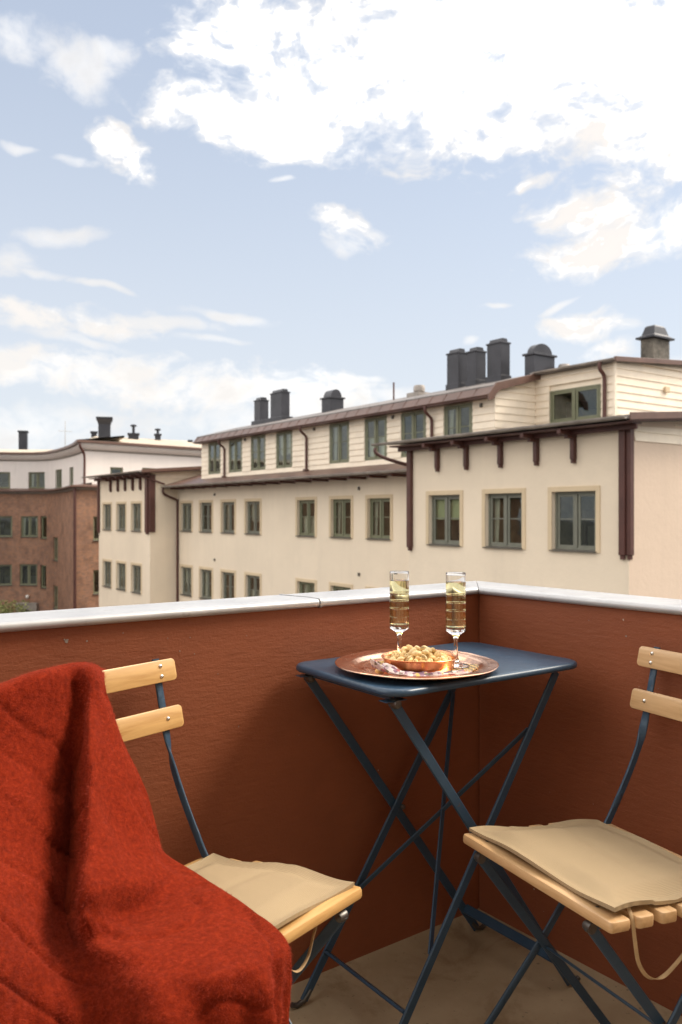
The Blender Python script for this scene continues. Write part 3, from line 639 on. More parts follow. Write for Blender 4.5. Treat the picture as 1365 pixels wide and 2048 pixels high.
cb(halfpipe(SX - .26, 5.0, 12.8, 15.45, .055), 'gutter', M['gutter'], smooth=40)
cb(MB().prism([(SX - .24, 4.92), (26, 5.50), (26, 5.64), (SX - .24, 5.04)], 12.78, 12.848), 'verge_flashing', M['brownmetal'], bevel=.006)
# seams across the brown roof edge
for k in range(30): y = 16.1 + k * .6; cb(MB().prism([(15.775, 4.25), (15.965, 4.495), (15.95, 4.51), (15.755, 4.265)], y - .008, y + .008), 'roof_seam', M['brownmetal'])
# downpipes
def pipe(pts, r=.045, name='downpipe'): return cb(MB().tube(crom(pts, 6), r, 8), name, M['brown'], smooth=50)
pipe([(15.25, 35.8, 2.3), (15.25, 35.8, 2.05), (15.5, 35.78, 1.9), (15.9, 35.75, 1.72), (15.93, 35.75, 1.5), (15.93, 35.75, -1), (15.93, 35.75, -5), (15.93, 35.75, -12.9)], .055)
pipe([(14.05, 36.1, 2.95), (14.2, 36.0, 2.82), (14.8, 35.8, 2.62), (15.3, 35.75, 2.46)], .045)
for y in (31.28, 24.87, 18.1):
    pipe([(15.82, y, 4.22), (15.82, y, 4.08), (15.93, y, 3.98), (16.06, y, 3.86), (16.07, y, 3.6), (16.07, y, 2.9), (16.07, y, 2.68)], .045)
    cb(MB().box(15.98, 16.13, y - .09, y + .09, 2.64, 2.70), 'downpipe_foot', M['brownmetal'], bevel=.005)
pipe([(14.1, 18.25, 2.93), (14.1, 18.22, 2.80), (14.3, 18.1, 2.66), (14.7, 17.8, 2.5), (14.98, 17.62, 2.42)], .05)
pipe([(SX - .26, 13.25, 4.95), (SX - .26, 13.25, 4.78), (SX - .12, 13.25, 4.66), (SX - .08, 13.25, 4.5), (SX - .08, 13.25, 3.9), (SX - .08, 13.25, 3.3)], .05)
# small wall fittings
for y, z, x in ((32.0, 1.86, FX), (21.55, 1.86, FX), (32.0, -.95, FX), (21.55, -.95, FX), (24.4, 4.05, AX - .03), (19.95, 4.05, AX - .03), (29.5, 4.05, AX - .03), (16.1, 4.0, AX - .03)):
    cb(MB().box(x - .06, x + .01, y - .035, y + .035, z, z + .11), 'wall_fitting', M['sill'], bevel=.008)
cb(MB().box(19.8, 20.0, 12.9, 12.965, 4.35, 4.5), 'wall_fitting', M['surround'], bevel=.01)
# chimneys
def chimney(y0, y1, x0, dx, z0, z1, top, mat='chim', par_=None):
    mb = MB().box(x0, x0 + dx, y0, y1, z0, z1 - .14); mb.box(x0 - .03, x0 + dx + .03, y0 - .03, y1 + .03, z0 - .3, z0 + .14)
    c = cb(mb, 'chimney', M[mat], bevel=.004)
    if top == 'ridge':
        k = MB().box(x0 - .025, x0 + dx + .025, y0 - .025, y1 + .025, z1 - .139, z1 - .09)
        k.prism([(x0 + .05, z1 - .09), (x0 + dx - .05, z1 - .09), (x0 + dx - .09, z1 + .02), (x0 + .09, z1 + .02)], y0 + .03, y1 - .03)
    elif top == 'round':
        k = MB().box(x0 - .05, x0 + dx + .05, y0 - .05, y1 + .05, z1 - .42, z1 - .36); r = dx / 2 - .04
        k.prism([(x0 + dx / 2 + r * math.cos(R(a)), z1 - .359 + r * .95 * math.sin(R(a))) for a in range(0, 181, 15)], y0 + .04, y1 - .04)
    k.build('chimney_cap', M[mat], c, bevel=.004, smooth=35); return c
def chimney_round(y0, y1, x0, dx, z0, z1):
    mb = MB().box(x0, x0 + dx, y0, y1, z0 - .3, z1 - .36)
    c = cb(mb, 'chimney', M['chim'], bevel=.008); k = MB().box(x0 - .05, x0 + dx + .05, y0 - .05, y1 + .05, z1 - .359, z1 - .30); r = dx / 2 - .05
    k.prism([(x0 + dx / 2 + r * math.cos(R(a)), z1 - .299 + .30 * math.sin(R(a))) for a in range(0, 181, 12)], y0 + .05, y1 - .05)
    k.build('chimney_cap', M['chim'], c, bevel=.004, smooth=35)
chimney(30.9, 31.42, 17.6, .42, 5.0, 6.12, 'ridge'); chimney(29.12, 30.02, 17.6, .40, 5.0, 6.26, 'ridge')
cb(MB().box(17.55, 18.1, 29.0, 31.6, 4.85, 5.13), 'chimney_kerb', M['chim'], bevel=.01)
chimney_round(25.53, 26.15, 17.6, .6, 5.0, 5.83)
cb(MB().tube([(17.6, 21.75, 4.8), (17.6, 21.75, 5.56)], .03, 8), 'vent_pipe', M['brown'], smooth=50)
cb(MB().lathe([(.02, 5.34), (.17, 5.32), (.19, 5.26), (.19, 5.12), (.14, 5.10), (.14, 4.9)], 16, (17.75, 20.6, 0)).box(17.5, 18., 20.35, 20.95, 4.8, 5.08), 'roof_vent', M['gutter'], smooth=40)
chimney(18.58, 19.1, 17.6, .38, 5.0, 6.2, 'ridge'); chimney(17.82, 18.2, 17.6, .42, 5.0, 6.12, 'ridge'); chimney(16.8, 17.36, 17.6, .38, 5.0, 6.21, 'ridge')
chimney_round(15.68, 16.03, 17.75, .88, 5.0, 5.93)
cb(MB().lathe([(.02, 5.36), (.15, 5.34), (.17, 5.28), (.17, 5.1), (.14, 5.08), (.14, 4.9)], 14, (18.7, 15.4, 0)).box(18.4, 19.1, 15.2, 15.62, 4.85, 5.12), 'roof_vent', M['gutter'], smooth=40)
# stone chimney with flared cap on the end roof
SCX, SCY = 21.3, 14.3
def stone_chimney():
    a = onxy = 0
    mb = MB().box(SCX, SCX + .85, SCY, SCY + .42, 5.0, 6.25); mb.box(SCX - .07, SCX + .92, SCY - .07, SCY + .49, 5.0, 5.42)
    c = cb(mb, 'chimney', M['stone'], bevel=.02)
    k = MB().box(SCX - .1, SCX + .95, SCY - .1, SCY + .52, 6.251, 6.31)
    k.loft([[(SCX + .425 + x * w, SCY + .21 + y * w * .6, z) for x, y in ((-1, -1), (1, -1), (1, 1), (-1, 1))] for w, z in ((.48, 6.311), (.36, 6.38), (.27, 6.62), (.22, 6.66))])
    k.build('chimney_cap', M['chim'], c, bevel=.006)
stone_chimney()

# ------------------------------------------------------------------ brick and white building on the left
lb = tag(empty('curved_building', (15.37, 45.39, -13)), 'curved brick building with grey white top storey and dark chimneys', 'building')
LO = (-15.37, -45.39, 13)
def resample(pts, n):
    c = crom(pts, 24); L_ = [0]
    for a, b in zip(c, c[1:]): L_.append(L_[-1] + math.dist(a, b))
    return c, L_
class Bent:
    def __init__(s, pts, straight):
        c, L_ = resample(pts, 24); s.c, s.L = list(c), list(L_)
        s.Lc = s.L[-1]; s.c.append(straight); s.L.append(s.Lc + math.dist(c[-1], straight))
    def at(s, q):
        q = max(0, min(q, s.L[-1])); i = next(k for k in range(len(s.L) - 1) if s.L[k + 1] >= q - 1e-9)
        t = (q - s.L[i]) / (s.L[i + 1] - s.L[i]); a, b = s.c[i], s.c[i + 1]
        tx, ty = b[0] - a[0], b[1] - a[1]; l = math.hypot(tx, ty)
        return a[0] + tx * t, a[1] + ty * t, math.atan2(ty, tx)
    def s_of_u(s, u):       # where the view line of a picture column meets the wall
        best = None
        for k in range(4000):
            q = s.L[-1] * k / 3999; x, y, _ = s.at(q); D = x * math.sin(YAW) + y * math.cos(YAW); X = x * math.cos(YAW) - y * math.sin(YAW)
            e = abs(682.5 + 1640 * X / D - u)
            if best is None or e < best[0]: best = (e, q)
        return best[1]
BK = Bent([(-24, 50.5), (-10, 55.0), (3, 57.4), (9.91, 58.04), (12.57, 57.93), (14.36, 57.59), (15.76, 56.8), (16.89, 55.09), (16.45, 50.69), (15.37, 45.39)], (26, 46.9))
WH = Bent([(-24, 51.1), (-10, 55.6), (3, 58.0), (10.0, 58.59), (12.69, 58.47), (14.5, 58.12), (15.94, 57.42), (17.11, 55.8), (17.07, 52.1), (16.61, 48.45), (16.04, 45.9)], (26, 47.3))
def bent_wall(B, z0, z1, holes, depth=.16, out=0., uv=True, step=.5):
    mb = MB(); uvs = []
    ss = {0, B.L[-1], B.Lc, *[h[0] for h in holes], *[h[1] for h in holes]}; q = 0
    while q < B.Lc: ss.add(q); q += step
    ss = sorted(ss); zs = sorted({z0, z1, *[h[2] for h in holes], *[h[3] for h in holes]})
    def P(q, d=0, eps=0):
        x, y, a = B.at(min(max(q + eps, 0), B.L[-1])); x0, y0, _ = B.at(q)
        return x0 - math.sin(a) * (d), y0 + math.cos(a) * (d)
    # outward side is to the right of the direction of travel (towards the viewer)
    for i in range(len(ss) - 1):
        for j in range(len(zs) - 1):
            a, b, c, d = ss[i], ss[i + 1], zs[j], zs[j + 1]
            if any(h[0] < (a + b) / 2 < h[1] and h[2] < (c + d) / 2 < h[3] for h in holes): continue
            p, r = P(a, -out), P(b, -out, -1e-4); mb.add([(*p, c), (*r, c), (*r, d), (*p, d)], [(0, 1, 2, 3)]); uvs += [(a, c), (b, c), (b, d), (a, d)]
    for a, b, c, d in holes:
        for q, e in ((a, 1e-4), (b, -1e-4)):
            p = P(q, -out, e); r = P(q, depth, e); mb.add([(*p, c), (*r, c), (*r, d), (*p, d)], [(0, 1, 2, 3)]); uvs += [(q, c), (q + depth, c), (q + depth, d), (q, d)]
        for zz in (c, d):
            p, r = P(a, -out), P(b, -out, -1e-4); p2, r2 = P(a, depth), P(b, depth, -1e-4); mb.add([(*p, zz), (*r, zz), (*r2, zz), (*p2, zz)], [(0, 1, 2, 3)]); uvs += [(a, zz), (b, zz), (b, zz + depth), (a, zz + depth)]
    return mb, uvs
def bent_obj(name, mat, B, z0, z1, holes=(), **k):
    mb, uvs = bent_wall(B, z0, z1, list(holes), **k); me = mb.mesh(name, 0, 1, 0, [M[mat]])
    ul = me.uv_layers.new(name='UVMap')
    for i, lp in enumerate(me.loops): ul.data[i].uv = uvs[lp.vertex_index]
    return obj(name, me, lb, LO)
def bent_band(name, mat, B, prof, s0=0, s1=None):
    """profile (d outwards, z) swept along the wall, mitred at the corner"""
    s1 = s1 or B.L[-1]; qs = sorted({s0, s1, B.Lc, *[s0 + .5 * k for k in range(int(B.Lc / .5) + 1) if s0 + .5 * k < B.Lc]}); rings = []
    for q in qs:
        x, y, a = B.at(q)
        a0 = B.at(max(q - .02, 0))[2]; a1 = B.at(min(q + .02, B.L[-1]))[2]; da = (a1 - a0 + math.pi) % (2 * math.pi) - math.pi; am = a0 + da / 2; k = 1 / max(.3, math.cos(da / 2))
        rings.append([(x + math.sin(am) * d * k, y - math.cos(am) * d * k, z) for d, z in prof])
    return MB().loft(rings).build(name, M[mat], lb, loc=LO, smooth=35)
# windows: (picture column span) turned into wall lengths
bw = []
for (u0, u1, z, h) in ((-320, -288, -.46, 1.4), (-250, -218, -.46, 1.4), (-180, -148, -.46, 1.4), (-110, -78, -.46, 1.4), (-320, -288, -3.7, 1.4), (-250, -218, -3.7, 1.4), (-180, -148, -3.7, 1.4), (-110, -78, -3.7, 1.4), (-32, -12, -.46, 1.40), (-4, 25, -.46, 1.40), (42, 76, -.46, 1.40), (81.5, 94, -.56, 1.5), (-32, -12, -3.70, 1.40), (-4, 24, -3.70, 1.40), (40, 75, -3.70, 1.42), (81, 93, -3.86, 1.52), (106.5, 116, -1.95, 1.52), (106.5, 116, -5.1, 1.52), (187, 214, -.42, 1.36), (187, 214, -3.45, 1.36)):
    bw.append((BK.s_of_u(u0), BK.s_of_u(u1), z, z + h))
ww = []
for (u0, u1, z, h) in ((-250, -218, 2.8, 1.12), (-180, -148, 2.8, 1.12), (-110, -78, 2.8, 1.12), (-40, -18, 2.80, 1.12), (-8, 21, 2.80, 1.12), (57, 90, 2.80, 1.12), (111, 124, 2.80, 1.2), (139, 147, 2.85, 1.15), (221, 247, 2.7, 1.10), (285, 312, 2.7, 1.15), (345, 372, 2.7, 1.15)):
    ww.append((WH.s_of_u(u0), WH.s_of_u(u1), z, z + h))
bent_obj('brick_wall', 'brick', BK, -13, 2.62, bw)
bent_obj('upper_wall', 'white', WH, 2.5, 5.15, ww)
for B, lst, fr in ((BK, bw, 'greenframe'), (WH, ww, 'greenframe')):
    for k, (a, b, c, d) in enumerate(lst):
        x, y, an = B.at((a + b) / 2); w = b - a
        window(lb, x, y, c, round(w, 2), round(d - c, 2), fr, surround=False, deep=.08, mid=False, filling=(1, 0, 1, 0, 0)[k % 5], rz=an + math.pi / 2, leaves=2 if w > 1.05 else 1, off=LO)
bent_band('ledge_roof', 'brownmetal', BK, [(-.9, 2.86), (.38, 2.66), (.38, 2.58), (-.9, 2.58)])
bent_band('ledge_moulding', 'stoneportal', BK, [(0.01, 2.56), (.16, 2.56), (.10, 2.44), (.01, 2.42)])
bent_band('cornice', 'white', WH, [(.0, 5.08), (.34, 5.08), (.34, 4.98), (.20, 4.80), (.0, 4.72)])
bent_band('eaves_gutter', 'brownmetal', WH, [(.30, 5.09), (.52, 5.09), (.52, 5.22), (.30, 5.22)])
bent_band('roof', 'roofpale', WH, [(.42, 5.23), (-2.2, 5.62), (-2.2, 5.5), (.42, 5.16)], 0, WH.Lc - .3)
MB().add([(15.9, 45.5, 5.24), (26, 46.88, 5.24), (26, 53.5, 6.3), (18.6, 51.2, 6.05), (15.9, 45.5, 5.1), (26, 46.88, 5.1), (26, 53.5, 6.15), (18.6, 51.2, 5.9)], [(0, 1, 2, 3), (7, 6, 5, 4), (0, 4, 5, 1), (1, 5, 6, 2), (2, 6, 7, 3), (3, 7, 4, 0)]).build('roof', M['roofpale'], lb, loc=LO)
bent_band('cornice_shadow_line', 'stoneportal', WH, [(.0, 4.715), (.06, 4.715), (.06, 4.66), (.0, 4.66)])
def along(B, u, zs, r=.07, dd=.1, name='downpipe'):
    x, y, a = B.at(B.s_of_u(u)); p = (x + math.sin(a) * dd, y - math.cos(a) * dd)
    MB().tube([(*p, z) for z in zs], r, 8).build(name, M['brown'], lb, loc=LO, smooth=50)
x, y, a = BK.at(BK.Lc - .02); MB().tube([(x - .12, y - .12, 2.55), (x - .12, y - .12, -6), (x - .12, y - .12, -12.9)], .09, 8).build('downpipe', M['brown'], lb, loc=LO, smooth=50)
x, y, a = WH.at(WH.Lc - .02); MB().tube(crom([(x - .45, y - .5, 5.15), (x - .45, y - .5, 4.85), (x - .2, y - .25, 4.6), (x - .08, y - .14, 4.3), (x - .08, y - .14, 3.4), (x - .08, y - .14, 2.8)], 5), .07, 8).build('downpipe', M['brown'], lb, loc=LO, smooth=50)
def camw(u, D, z=0):
    X = (u - 682.5) / 1640 * D; return (D * math.sin(YAW) + X * math.cos(YAW), D * math.cos(YAW) - X * math.sin(YAW), z)
def zat(v, D): return CH - (v - 1028) * D / 1640
def bchim(u0, u1, vt, vb, D, flare=False, pipe_v=None, mat='chim'):
    x, y, _ = camw((u0 + u1) / 2, D); w = (u1 - u0) / 1640 * D / 2 * .8; zt, zb = zat(vt, D), zat(vb, D) - .8
    m_ = Matrix.Translation((x + LO[0], y + LO[1], LO[2])) @ Matrix.Rotation(-YAW + .25, 4, 'Z')
    c = MB().box(-w, w, -w, w, zb, zt - .12, m_).build('chimney', M[mat], lb, bevel=.01)
    k = MB().box(-w - .06, w + .06, -w - .06, w + .06, zt - .119, zt, m_)
    if flare: k.loft([[(sx * q, sy * q, z) for sx, sy in ((-1, -1), (1, -1), (1, 1), (-1, 1))] for q, z in ((w + .01, zt - .34), (w + .05, zt - .2), (w + .12, zt - .06), (w + .14, zt + .08))], mat=m_)
    if pipe_v:
        zp = zat(pipe_v, D); k.lathe([(.09, zt - .01), (.09, zp - .1), (.2, zp - .1), (.2, zp), (.02, zp + .05)], 10, mat=m_)
    k.build('chimney_cap', M[mat], c, bevel=.006)
bchim(37, 57, 862, 898, 60); bchim(160, 172, 879, 893, 55); bchim(182, 195, 863, 886, 52); bchim(195, 224, 838, 883, 50, True); bchim(255, 280, 867, 884, 53, pipe_v=850); bchim(309, 323, 868, 887, 55, pipe_v=858); bchim(377, 385, 880, 893, 57)
x, y, _ = camw(131, 60); MB().tube([(x + LO[0], y + LO[1], zat(905, 60) + 13), (x + LO[0], y + LO[1], zat(842, 60) + 13)], .035, 6).box(x + LO[0] - .5, x + LO[0] + .5, y + LO[1] - .02, y + LO[1] + .02, zat(863, 60) + 13, zat(863, 60) + 13.04).build('antenna_mast', M['steel'], lb)
# stone portal over a dark arched doorway, with a lamp
x, y, an = BK.at(BK.s_of_u(57)); pm = Matrix.Translation((x + LO[0], y + LO[1], LO[2])) @ Matrix.Rotation(an, 4, 'Z')
pt = MB().box(-.72, .72, -.30, .02, -7.2, -4.85, pm).build('portal', M['stoneportal'], lb, bevel=.03)
MB().prism([(-.46, -7.2), (.46, -7.2), (.46, -5.75)] + [(.46 * math.cos(R(a)), -5.75 + .46 * math.sin(R(a))) for a in range(15, 180, 15)] + [(-.46, -5.75)], -.335, -.305, mat=pm).build('doorway', M['dark'], pt)
MB().lathe([(.01, -.13), (.09, -.09), (.12, 0), (.09, .09), (.01, .13)], 12, mat=pm @ Matrix.Translation((0, -.16, -4.45))).build('wall_lamp', M['lamp'], lb, smooth=60)

# a young tree by the portal
def tree(u, D, ztop, label):
    x, y, _ = camw(u, D); rt = tag(empty('leafy_tree', (x, y, -13)), label, 'tree'); rng = random.Random(3); hgt = ztop + 13
    tr_ = MB().tube([(0, 0, 0), (.05, .02, hgt * .3), (-.04, .06, hgt * .6), (0, 0, hgt * .9)], [.16, .13, .09, .03], 8)
    tips = []
    for k in range(16):
        a = rng.uniform(0, 6.28); z0 = hgt * rng.uniform(.45, .85); r = rng.uniform(.7, 1.5) * (1.25 - z0 / hgt); e = (math.cos(a) * r, math.sin(a) * r, z0 + rng.uniform(.4, 1.3)); tips.append(e)
        tr_.tube([(0, 0, z0), (e[0] * .5, e[1] * .5, z0 + .3), e], [.05, .035, .012], 5)
    tr_.build('trunk', M['bark'], rt, smooth=60)
    lf = MB()
    for k in range(3800):
        if rng.random() < .75: b = rng.choice(tips); p = Vector(b) + Vector((rng.gauss(0, .42), rng.gauss(0, .42), rng.gauss(0, .38)))
        else: a = rng.uniform(0, 6.28); r = rng.uniform(.2, 1.5); p = Vector((math.cos(a) * r, math.sin(a) * r, hgt * rng.uniform(.5, .99)))
        if p.z > hgt: p.z = hgt - rng.random() * .4
        q = Vector((rng.gauss(0, 1), rng.gauss(0, 1), rng.gauss(0, 1))).normalized(); w = q.orthogonal().normalized(); s_ = rng.uniform(.05, .1); b_ = q.cross(w)
        lf.add([p - w * s_, p + b_ * s_ * .5, p + w * s_, p - b_ * s_ * .5], [(0, 1, 2, 3)])
    lf.build('crown', M['leaf'], rt)
tree(10, 44, -3.55, 'yellow green tree top beside the stone portal of the brick building')

# ------------------------------------------------------------------ bistro table
TA = -.0244; TO = (1.272, 1.348, 0)
table = tag(empty('bistro_table', TO, TA), 'navy blue folding metal bistro table in the balcony corner', 'table')
TZ = .748; TLX, TLY = .562, .372
rings = []
for ins, z in ((.010, -.0145), (.003, -.014), (0, -.011), (0, -.006), (.002, -.002), (.006, -.0002), (.014, 0), (.03, -.0006)):
    rings.append([(x, y, TZ + z) for x, y in rrect(TLX - 2 * ins, TLY - 2 * ins, max(.050 - ins, .01), 8)])
n = len(rings[0])
mb = MB(); mb.loft(rings, cap=False); k0 = (len(rings) - 1) * n; mb.f.append(tuple(k0 + j for j in range(n)))
inner = [(x, y, TZ - .0145) for x, y in rrect(TLX - .03, TLY - .03, .03, 8)]; up = [(x, y, TZ - .004) for x, y in rrect(TLX - .03, TLY - .03, .03, 8)]
b0 = len(mb.v); mb.v += inner + up
mb.f += [(j, b0 + j, b0 + (j + 1) % n, (j + 1) % n) for j in range(n)] + [(b0 + j, b0 + n + j, b0 + n + (j + 1) % n, b0 + (j + 1) % n) for j in range(n)] + [tuple(b0 + n + j for j in range(n - 1, -1, -1))]
mb.build('table_top', M['navy'], table, smooth=50)
def bar(p, q, w, t, wd, parent, name='leg', mat='navyleg', ends=True):
    p, q = Vector(p), Vector(q); d = (q - p)
    pts = [p + d * k for k in ((0, .004, .5, .996, 1) if ends else (0, 1))]
    return MB().ribbon(pts, None, [wd] * len(pts), w, t).build(name, M[mat], parent, smooth=40)
for y, s in ((-.150, 1), (.150, 1)):      # frame A: tops at the left end, feet at the right
    l = bar((-.252, y, .722), (.267, y, .012), .021, .0065, (0, 0, 1) if False else (1, 0, .73), table)
    MB().tube([(.250, y, .03), (.268, y, .011), (.285, y, .006), (.298, y, .012)], .006, 8).build('foot_cap', M['darksteel'], l, smooth=50)
    MB().lathe([(.0005, .012), (.008, .010), (.010, .004), (.010, -.010)], 12, mat=Matrix.Translation((-.249, y - .006, .717)) @ Matrix.Rotation(R(90), 4, 'X')).build('hinge_knuckle', M['darksteel'], l, smooth=50)
    MB().box(-.275, -.225, y - .012, y + .012, .722, .7235).build('hinge_plate', M['navyleg'], l)
for y in (-.1405, .1405):                  # frame B: tops at the right end, feet at the left
    l = bar((.232, y, .722), (-.267, y, .012), .021, .0065, (1, 0, -.73), table)
    MB().tube([(-.250, y, .03), (-.268, y, .011), (-.285, y, .006), (-.298, y, .012)], .006, 8).build('foot_cap', M['darksteel'], l, smooth=50)
    MB().lathe([(.0005, .009), (.005, .007), (.006, .003), (.006, 0)], 10, mat=Matrix.Translation((.001, y - .013, .386)) @ Matrix.Rotation(R(90), 4, 'X')).build('pivot_rivet', M['darksteel'], l, smooth=50)
bar((-.205, -.137, .098), (-.205, .137, .098), .026, .006, (1, 0, -.73), table, 'stretcher')
bar((.225, -.147, .075), (.225, .147, .075), .024, .006, (1, 0, .73), table, 'stretcher')
bar((.222, -.13, .724), (.222, .13, .724), .010, .005, (0, 0, 1), table, 'top_rail')
bar((-.245, -.14, .724), (-.245, .14, .724), .010, .005, (0, 0, 1), table, 'top_rail')
bar((.150, -.132, .604), (-.120, .132, .222), .013, .004, (1, 0, -.73), table, 'cross_brace')
bar((.170, .132, .634), (-.140, -.132, .192), .013, .004, (1, 0, -.73), table, 'cross_brace')

# ------------------------------------------------------------------ things on the table
CT, ST = math.cos(TA), math.sin(TA)
def tw(x, y, z): return (TO[0] + x * CT - y * ST, TO[1] + x * ST + y * CT, z)
tray_c = tw(-.098, -.040, TZ)
prof = [(.0, .003), (.03, .0032), (.06, .0027), (.09, .0032), (.108, .0028), (.112, .0045), (.116, .0028), (.127, .003), (.134, .006), (.139, .0115), (.144, .0138), (.158, .0148), (.1655, .0152), (.1715, .0162), (.1735, .0150), (.1725, .0132), (.166, .0128), (.158, .0123), (.144, .0113), (.137, .004), (.130, .0008), (.06, .0006), (0, .0006)]
mb = MB(); rings = []
for r, z in prof: rings.append([(r * math.cos(2 * math.pi * j / 120) if r else .0004 * math.cos(2 * math.pi * j / 120), r * math.sin(2 * math.pi * j / 120) if r else .0004 * math.sin(2 * math.pi * j / 120), z + (.0007 * math.sin(j * .31) if r > .15 else 0)) for j in range(120)])
mb.loft(rings)
tray = tag(mb.build('tray', M['copper'], loc=tray_c, smooth=30), 'round polished copper tray on the navy table', 'tray')
bowl_c = tw(-.102, -.055, TZ + .0036)
mb = MB(); n = 72; rings = []
for r, z in [(q_[0], q_[1] * .84) for q_ in [(.0004, .0), (.066, .0), (.0705, .0022), (.0735, .007), (.0745, .016), (.0755, .025), (.0770, .030), (.0805, .0325), (.0812, .0335), (.0805, .0343), (.0772, .0325), (.0745, .0285), (.0728, .016), (.0715, .006), (.068, .0026), (.0004, .002)]]:
    rings.append([(r * math.cos(2 * math.pi * j / n) * (1 + .004 * math.sin(2 * j * .0873 + .6)), r * math.sin(2 * math.pi * j / n), z + (.0012 * math.sin(2 * math.pi * j / n * 2) if z > .02 else 0)) for j in range(n)])
mb.loft(rings)
bowl = tag(mb.build('bowl', M['copperbowl'], loc=bowl_c, smooth=35), 'shallow copper bowl full of pistachios on the copper tray', 'bowl')
# pistachios
def nut_mesh(seed, gap):
    rng = random.Random(seed); bm = bmesh.new(); bmesh.ops.create_icosphere(bm, subdivisions=2, radius=1)
    for v in bm.verts:
        x, y, z = v.co; tp = 1 - .28 * max(0, x) ** 2 - .10 * max(0, -x) ** 2
        v.co = (x * .0108, y * .0070 * tp, z * .0066 * tp * (1 + .06 * rng.uniform(-1, 1)))
    me = bpy.data.meshes.new('pistachio'); bm.faces.ensure_lookup_table()
    for f in bm.faces:
        c = f.calc_center_median(); f.smooth = True
        if gap and abs(c.y) < .0016 * gap and c.z > .0005 and c.x > -.005: f.material_index = 1
    for v in bm.verts:
        if gap and abs(v.co.y) < .0013 * gap and v.co.z > .001 and v.co.x > -.004: v.co.z *= .74
    bm.to_mesh(me); bm.free(); me.materials.append(M['shell']); me.materials.append(M['kernel']); return me
NM = [nut_mesh(1, 0), nut_mesh(2, 1.2), nut_mesh(3, 1.6), nut_mesh(4, 0), nut_mesh(5, 1)]
rng = random.Random(11); nuts = []
def heap_z(r): return .0165 + .016 * max(0, 1 - (r / .074) ** 2)
for layer, (cnt, rmax, dz) in enumerate(((28, .060, -.012), (52, .0655, 0.), (12, .038, .0080))):
    tries = 0; got = 0
    while got < cnt and tries < 4000:
        tries += 1; a = rng.uniform(0, 6.283); r = rmax * math.sqrt(rng.random()); p = Vector((r * math.cos(a), r * math.sin(a), heap_z(r) + dz + rng.uniform(-.0015, .0015)))
        if all((p - q).length > .0132 for q in nuts): nuts.append(p); got += 1
for k, p in enumerate(nuts):
    o = obj('pistachio', NM[rng.randrange(5)], None, (bowl_c[0] + p.x, bowl_c[1] + p.y, bowl_c[2] + p.z), (rng.uniform(-.9, .9), rng.uniform(-.9, .9), rng.uniform(0, 6.28)))
    s_ = rng.uniform(.84, 1.14); o.scale = (s_,) * 3
    tag(o, 'pale roasted pistachio nut heaped in the copper bowl', 'nut', 'pistachios in the copper bowl')
for k, (x, y) in enumerate(((-.188, -.028), (-.197, -.041))):
    o = obj('pistachio', NM[k + 1], None, (*tw(x, y, 0)[:2], TZ + .0088), (.5, .2, 1.3 + k)); tag(o, 'loose pistachio nut lying on the tray left of the bowl', 'nut', 'loose pistachios on the tray')
# napkin: crumpled printed sheet left of and in front of the bowl
def napkin():
    nu, nv = 44, 16; P = []
    path = crom([(-.212, -.050, .016), (-.198, -.075, .020), (-.186, -.098, .013), (-.165, -.122, .010), (-.140, -.142, .012), (-.112, -.152, .010), (-.085, -.158, .012), (-.062, -.160, .009)], 7)
    nu = len(path) - 1
    for i, (x, y, zc) in enumerate(path):
        q = i / nu; a = path[max(i - 1, 0)]; b = path[min(i + 1, nu)]; d = Vector((b[0] - a[0], b[1] - a[1], 0)).normalized(); nn = Vector((-d.y, d.x, 0)); w = (.033 if q < .35 else .033 - .020 * min(1, (q - .35) / .2))
        for j in range(nv + 1):
            e = j / nv * 2 - 1; pl = abs(((j * 3 / nv + q * 1.5) % 1) - .5) * 2
            z = zc * (.35 + .75 * pl) * (1 - .25 * e * e) + .004 * noise.noise(Vector((q * 9, e * 3, 1.7))) + (.008 * max(0, .3 - q) * (1 - e) * 3)
            p = Vector((x, y, 0)) + nn * e * w * (1 + .2 * noise.noise(Vector((q * 7, e, 4)))) + d * .008 * noise.noise(Vector((e * 3, q * 6, 9)))
            rr = math.hypot(p.x + .102, p.y + .055)
            if rr < .0835: k = .0835 / rr; p.x = -.102 + (p.x + .102) * k; p.y = -.055 + (p.y + .055) * k
            rt_ = math.hypot(p.x + .098, p.y + .040)
            base = .0045 if rt_ < .132 else .0045 + min(1, (rt_ - .132) / .012) * .012
            P.append((p.x, p.y, max(.0006, z * .9) + base))
    mb = MB(); mb.add(P, [(i * (nv + 1) + j, i * (nv + 1) + j + 1, (i + 1) * (nv + 1) + j + 1, (i + 1) * (nv + 1) + j) for i in range(nu) for j in range(nv)])
    o = mb.build('napkin', M['napkin'], loc=(TO[0], TO[1], TZ), rot=(0, 0, TA), smooth=50)
    md = o.modifiers.new('thick', 'SOLIDIFY'); md.thickness = .0012; md.offset = 1
    return tag(o, 'crumpled white and purple printed napkin in front of the copper bowl', 'napkin')
napkin()
gR = tw(-.030, -.090, TZ + .0038); gL = tw(-.100, .014, TZ + .0038)
cz = .0034
co = tag(plank(.088, .088, .003, .004, .0006).build('coaster', M['coaster'], loc=(gR[0] + .0, gR[1] + .0, TZ + .0034 + .0018), rot=(0, 0, R(28)), smooth=40), 'square brown and gold checked coaster under the right glass', 'coaster')
tag(plank(.088, .088, .003, .004, .0006).build('coaster', M['coaster'], loc=(gL[0], gL[1], TZ + .0034 + .0018), rot=(0, 0, R(12)), smooth=40), 'checked coaster under the left glass, mostly hidden behind the bowl', 'coaster')
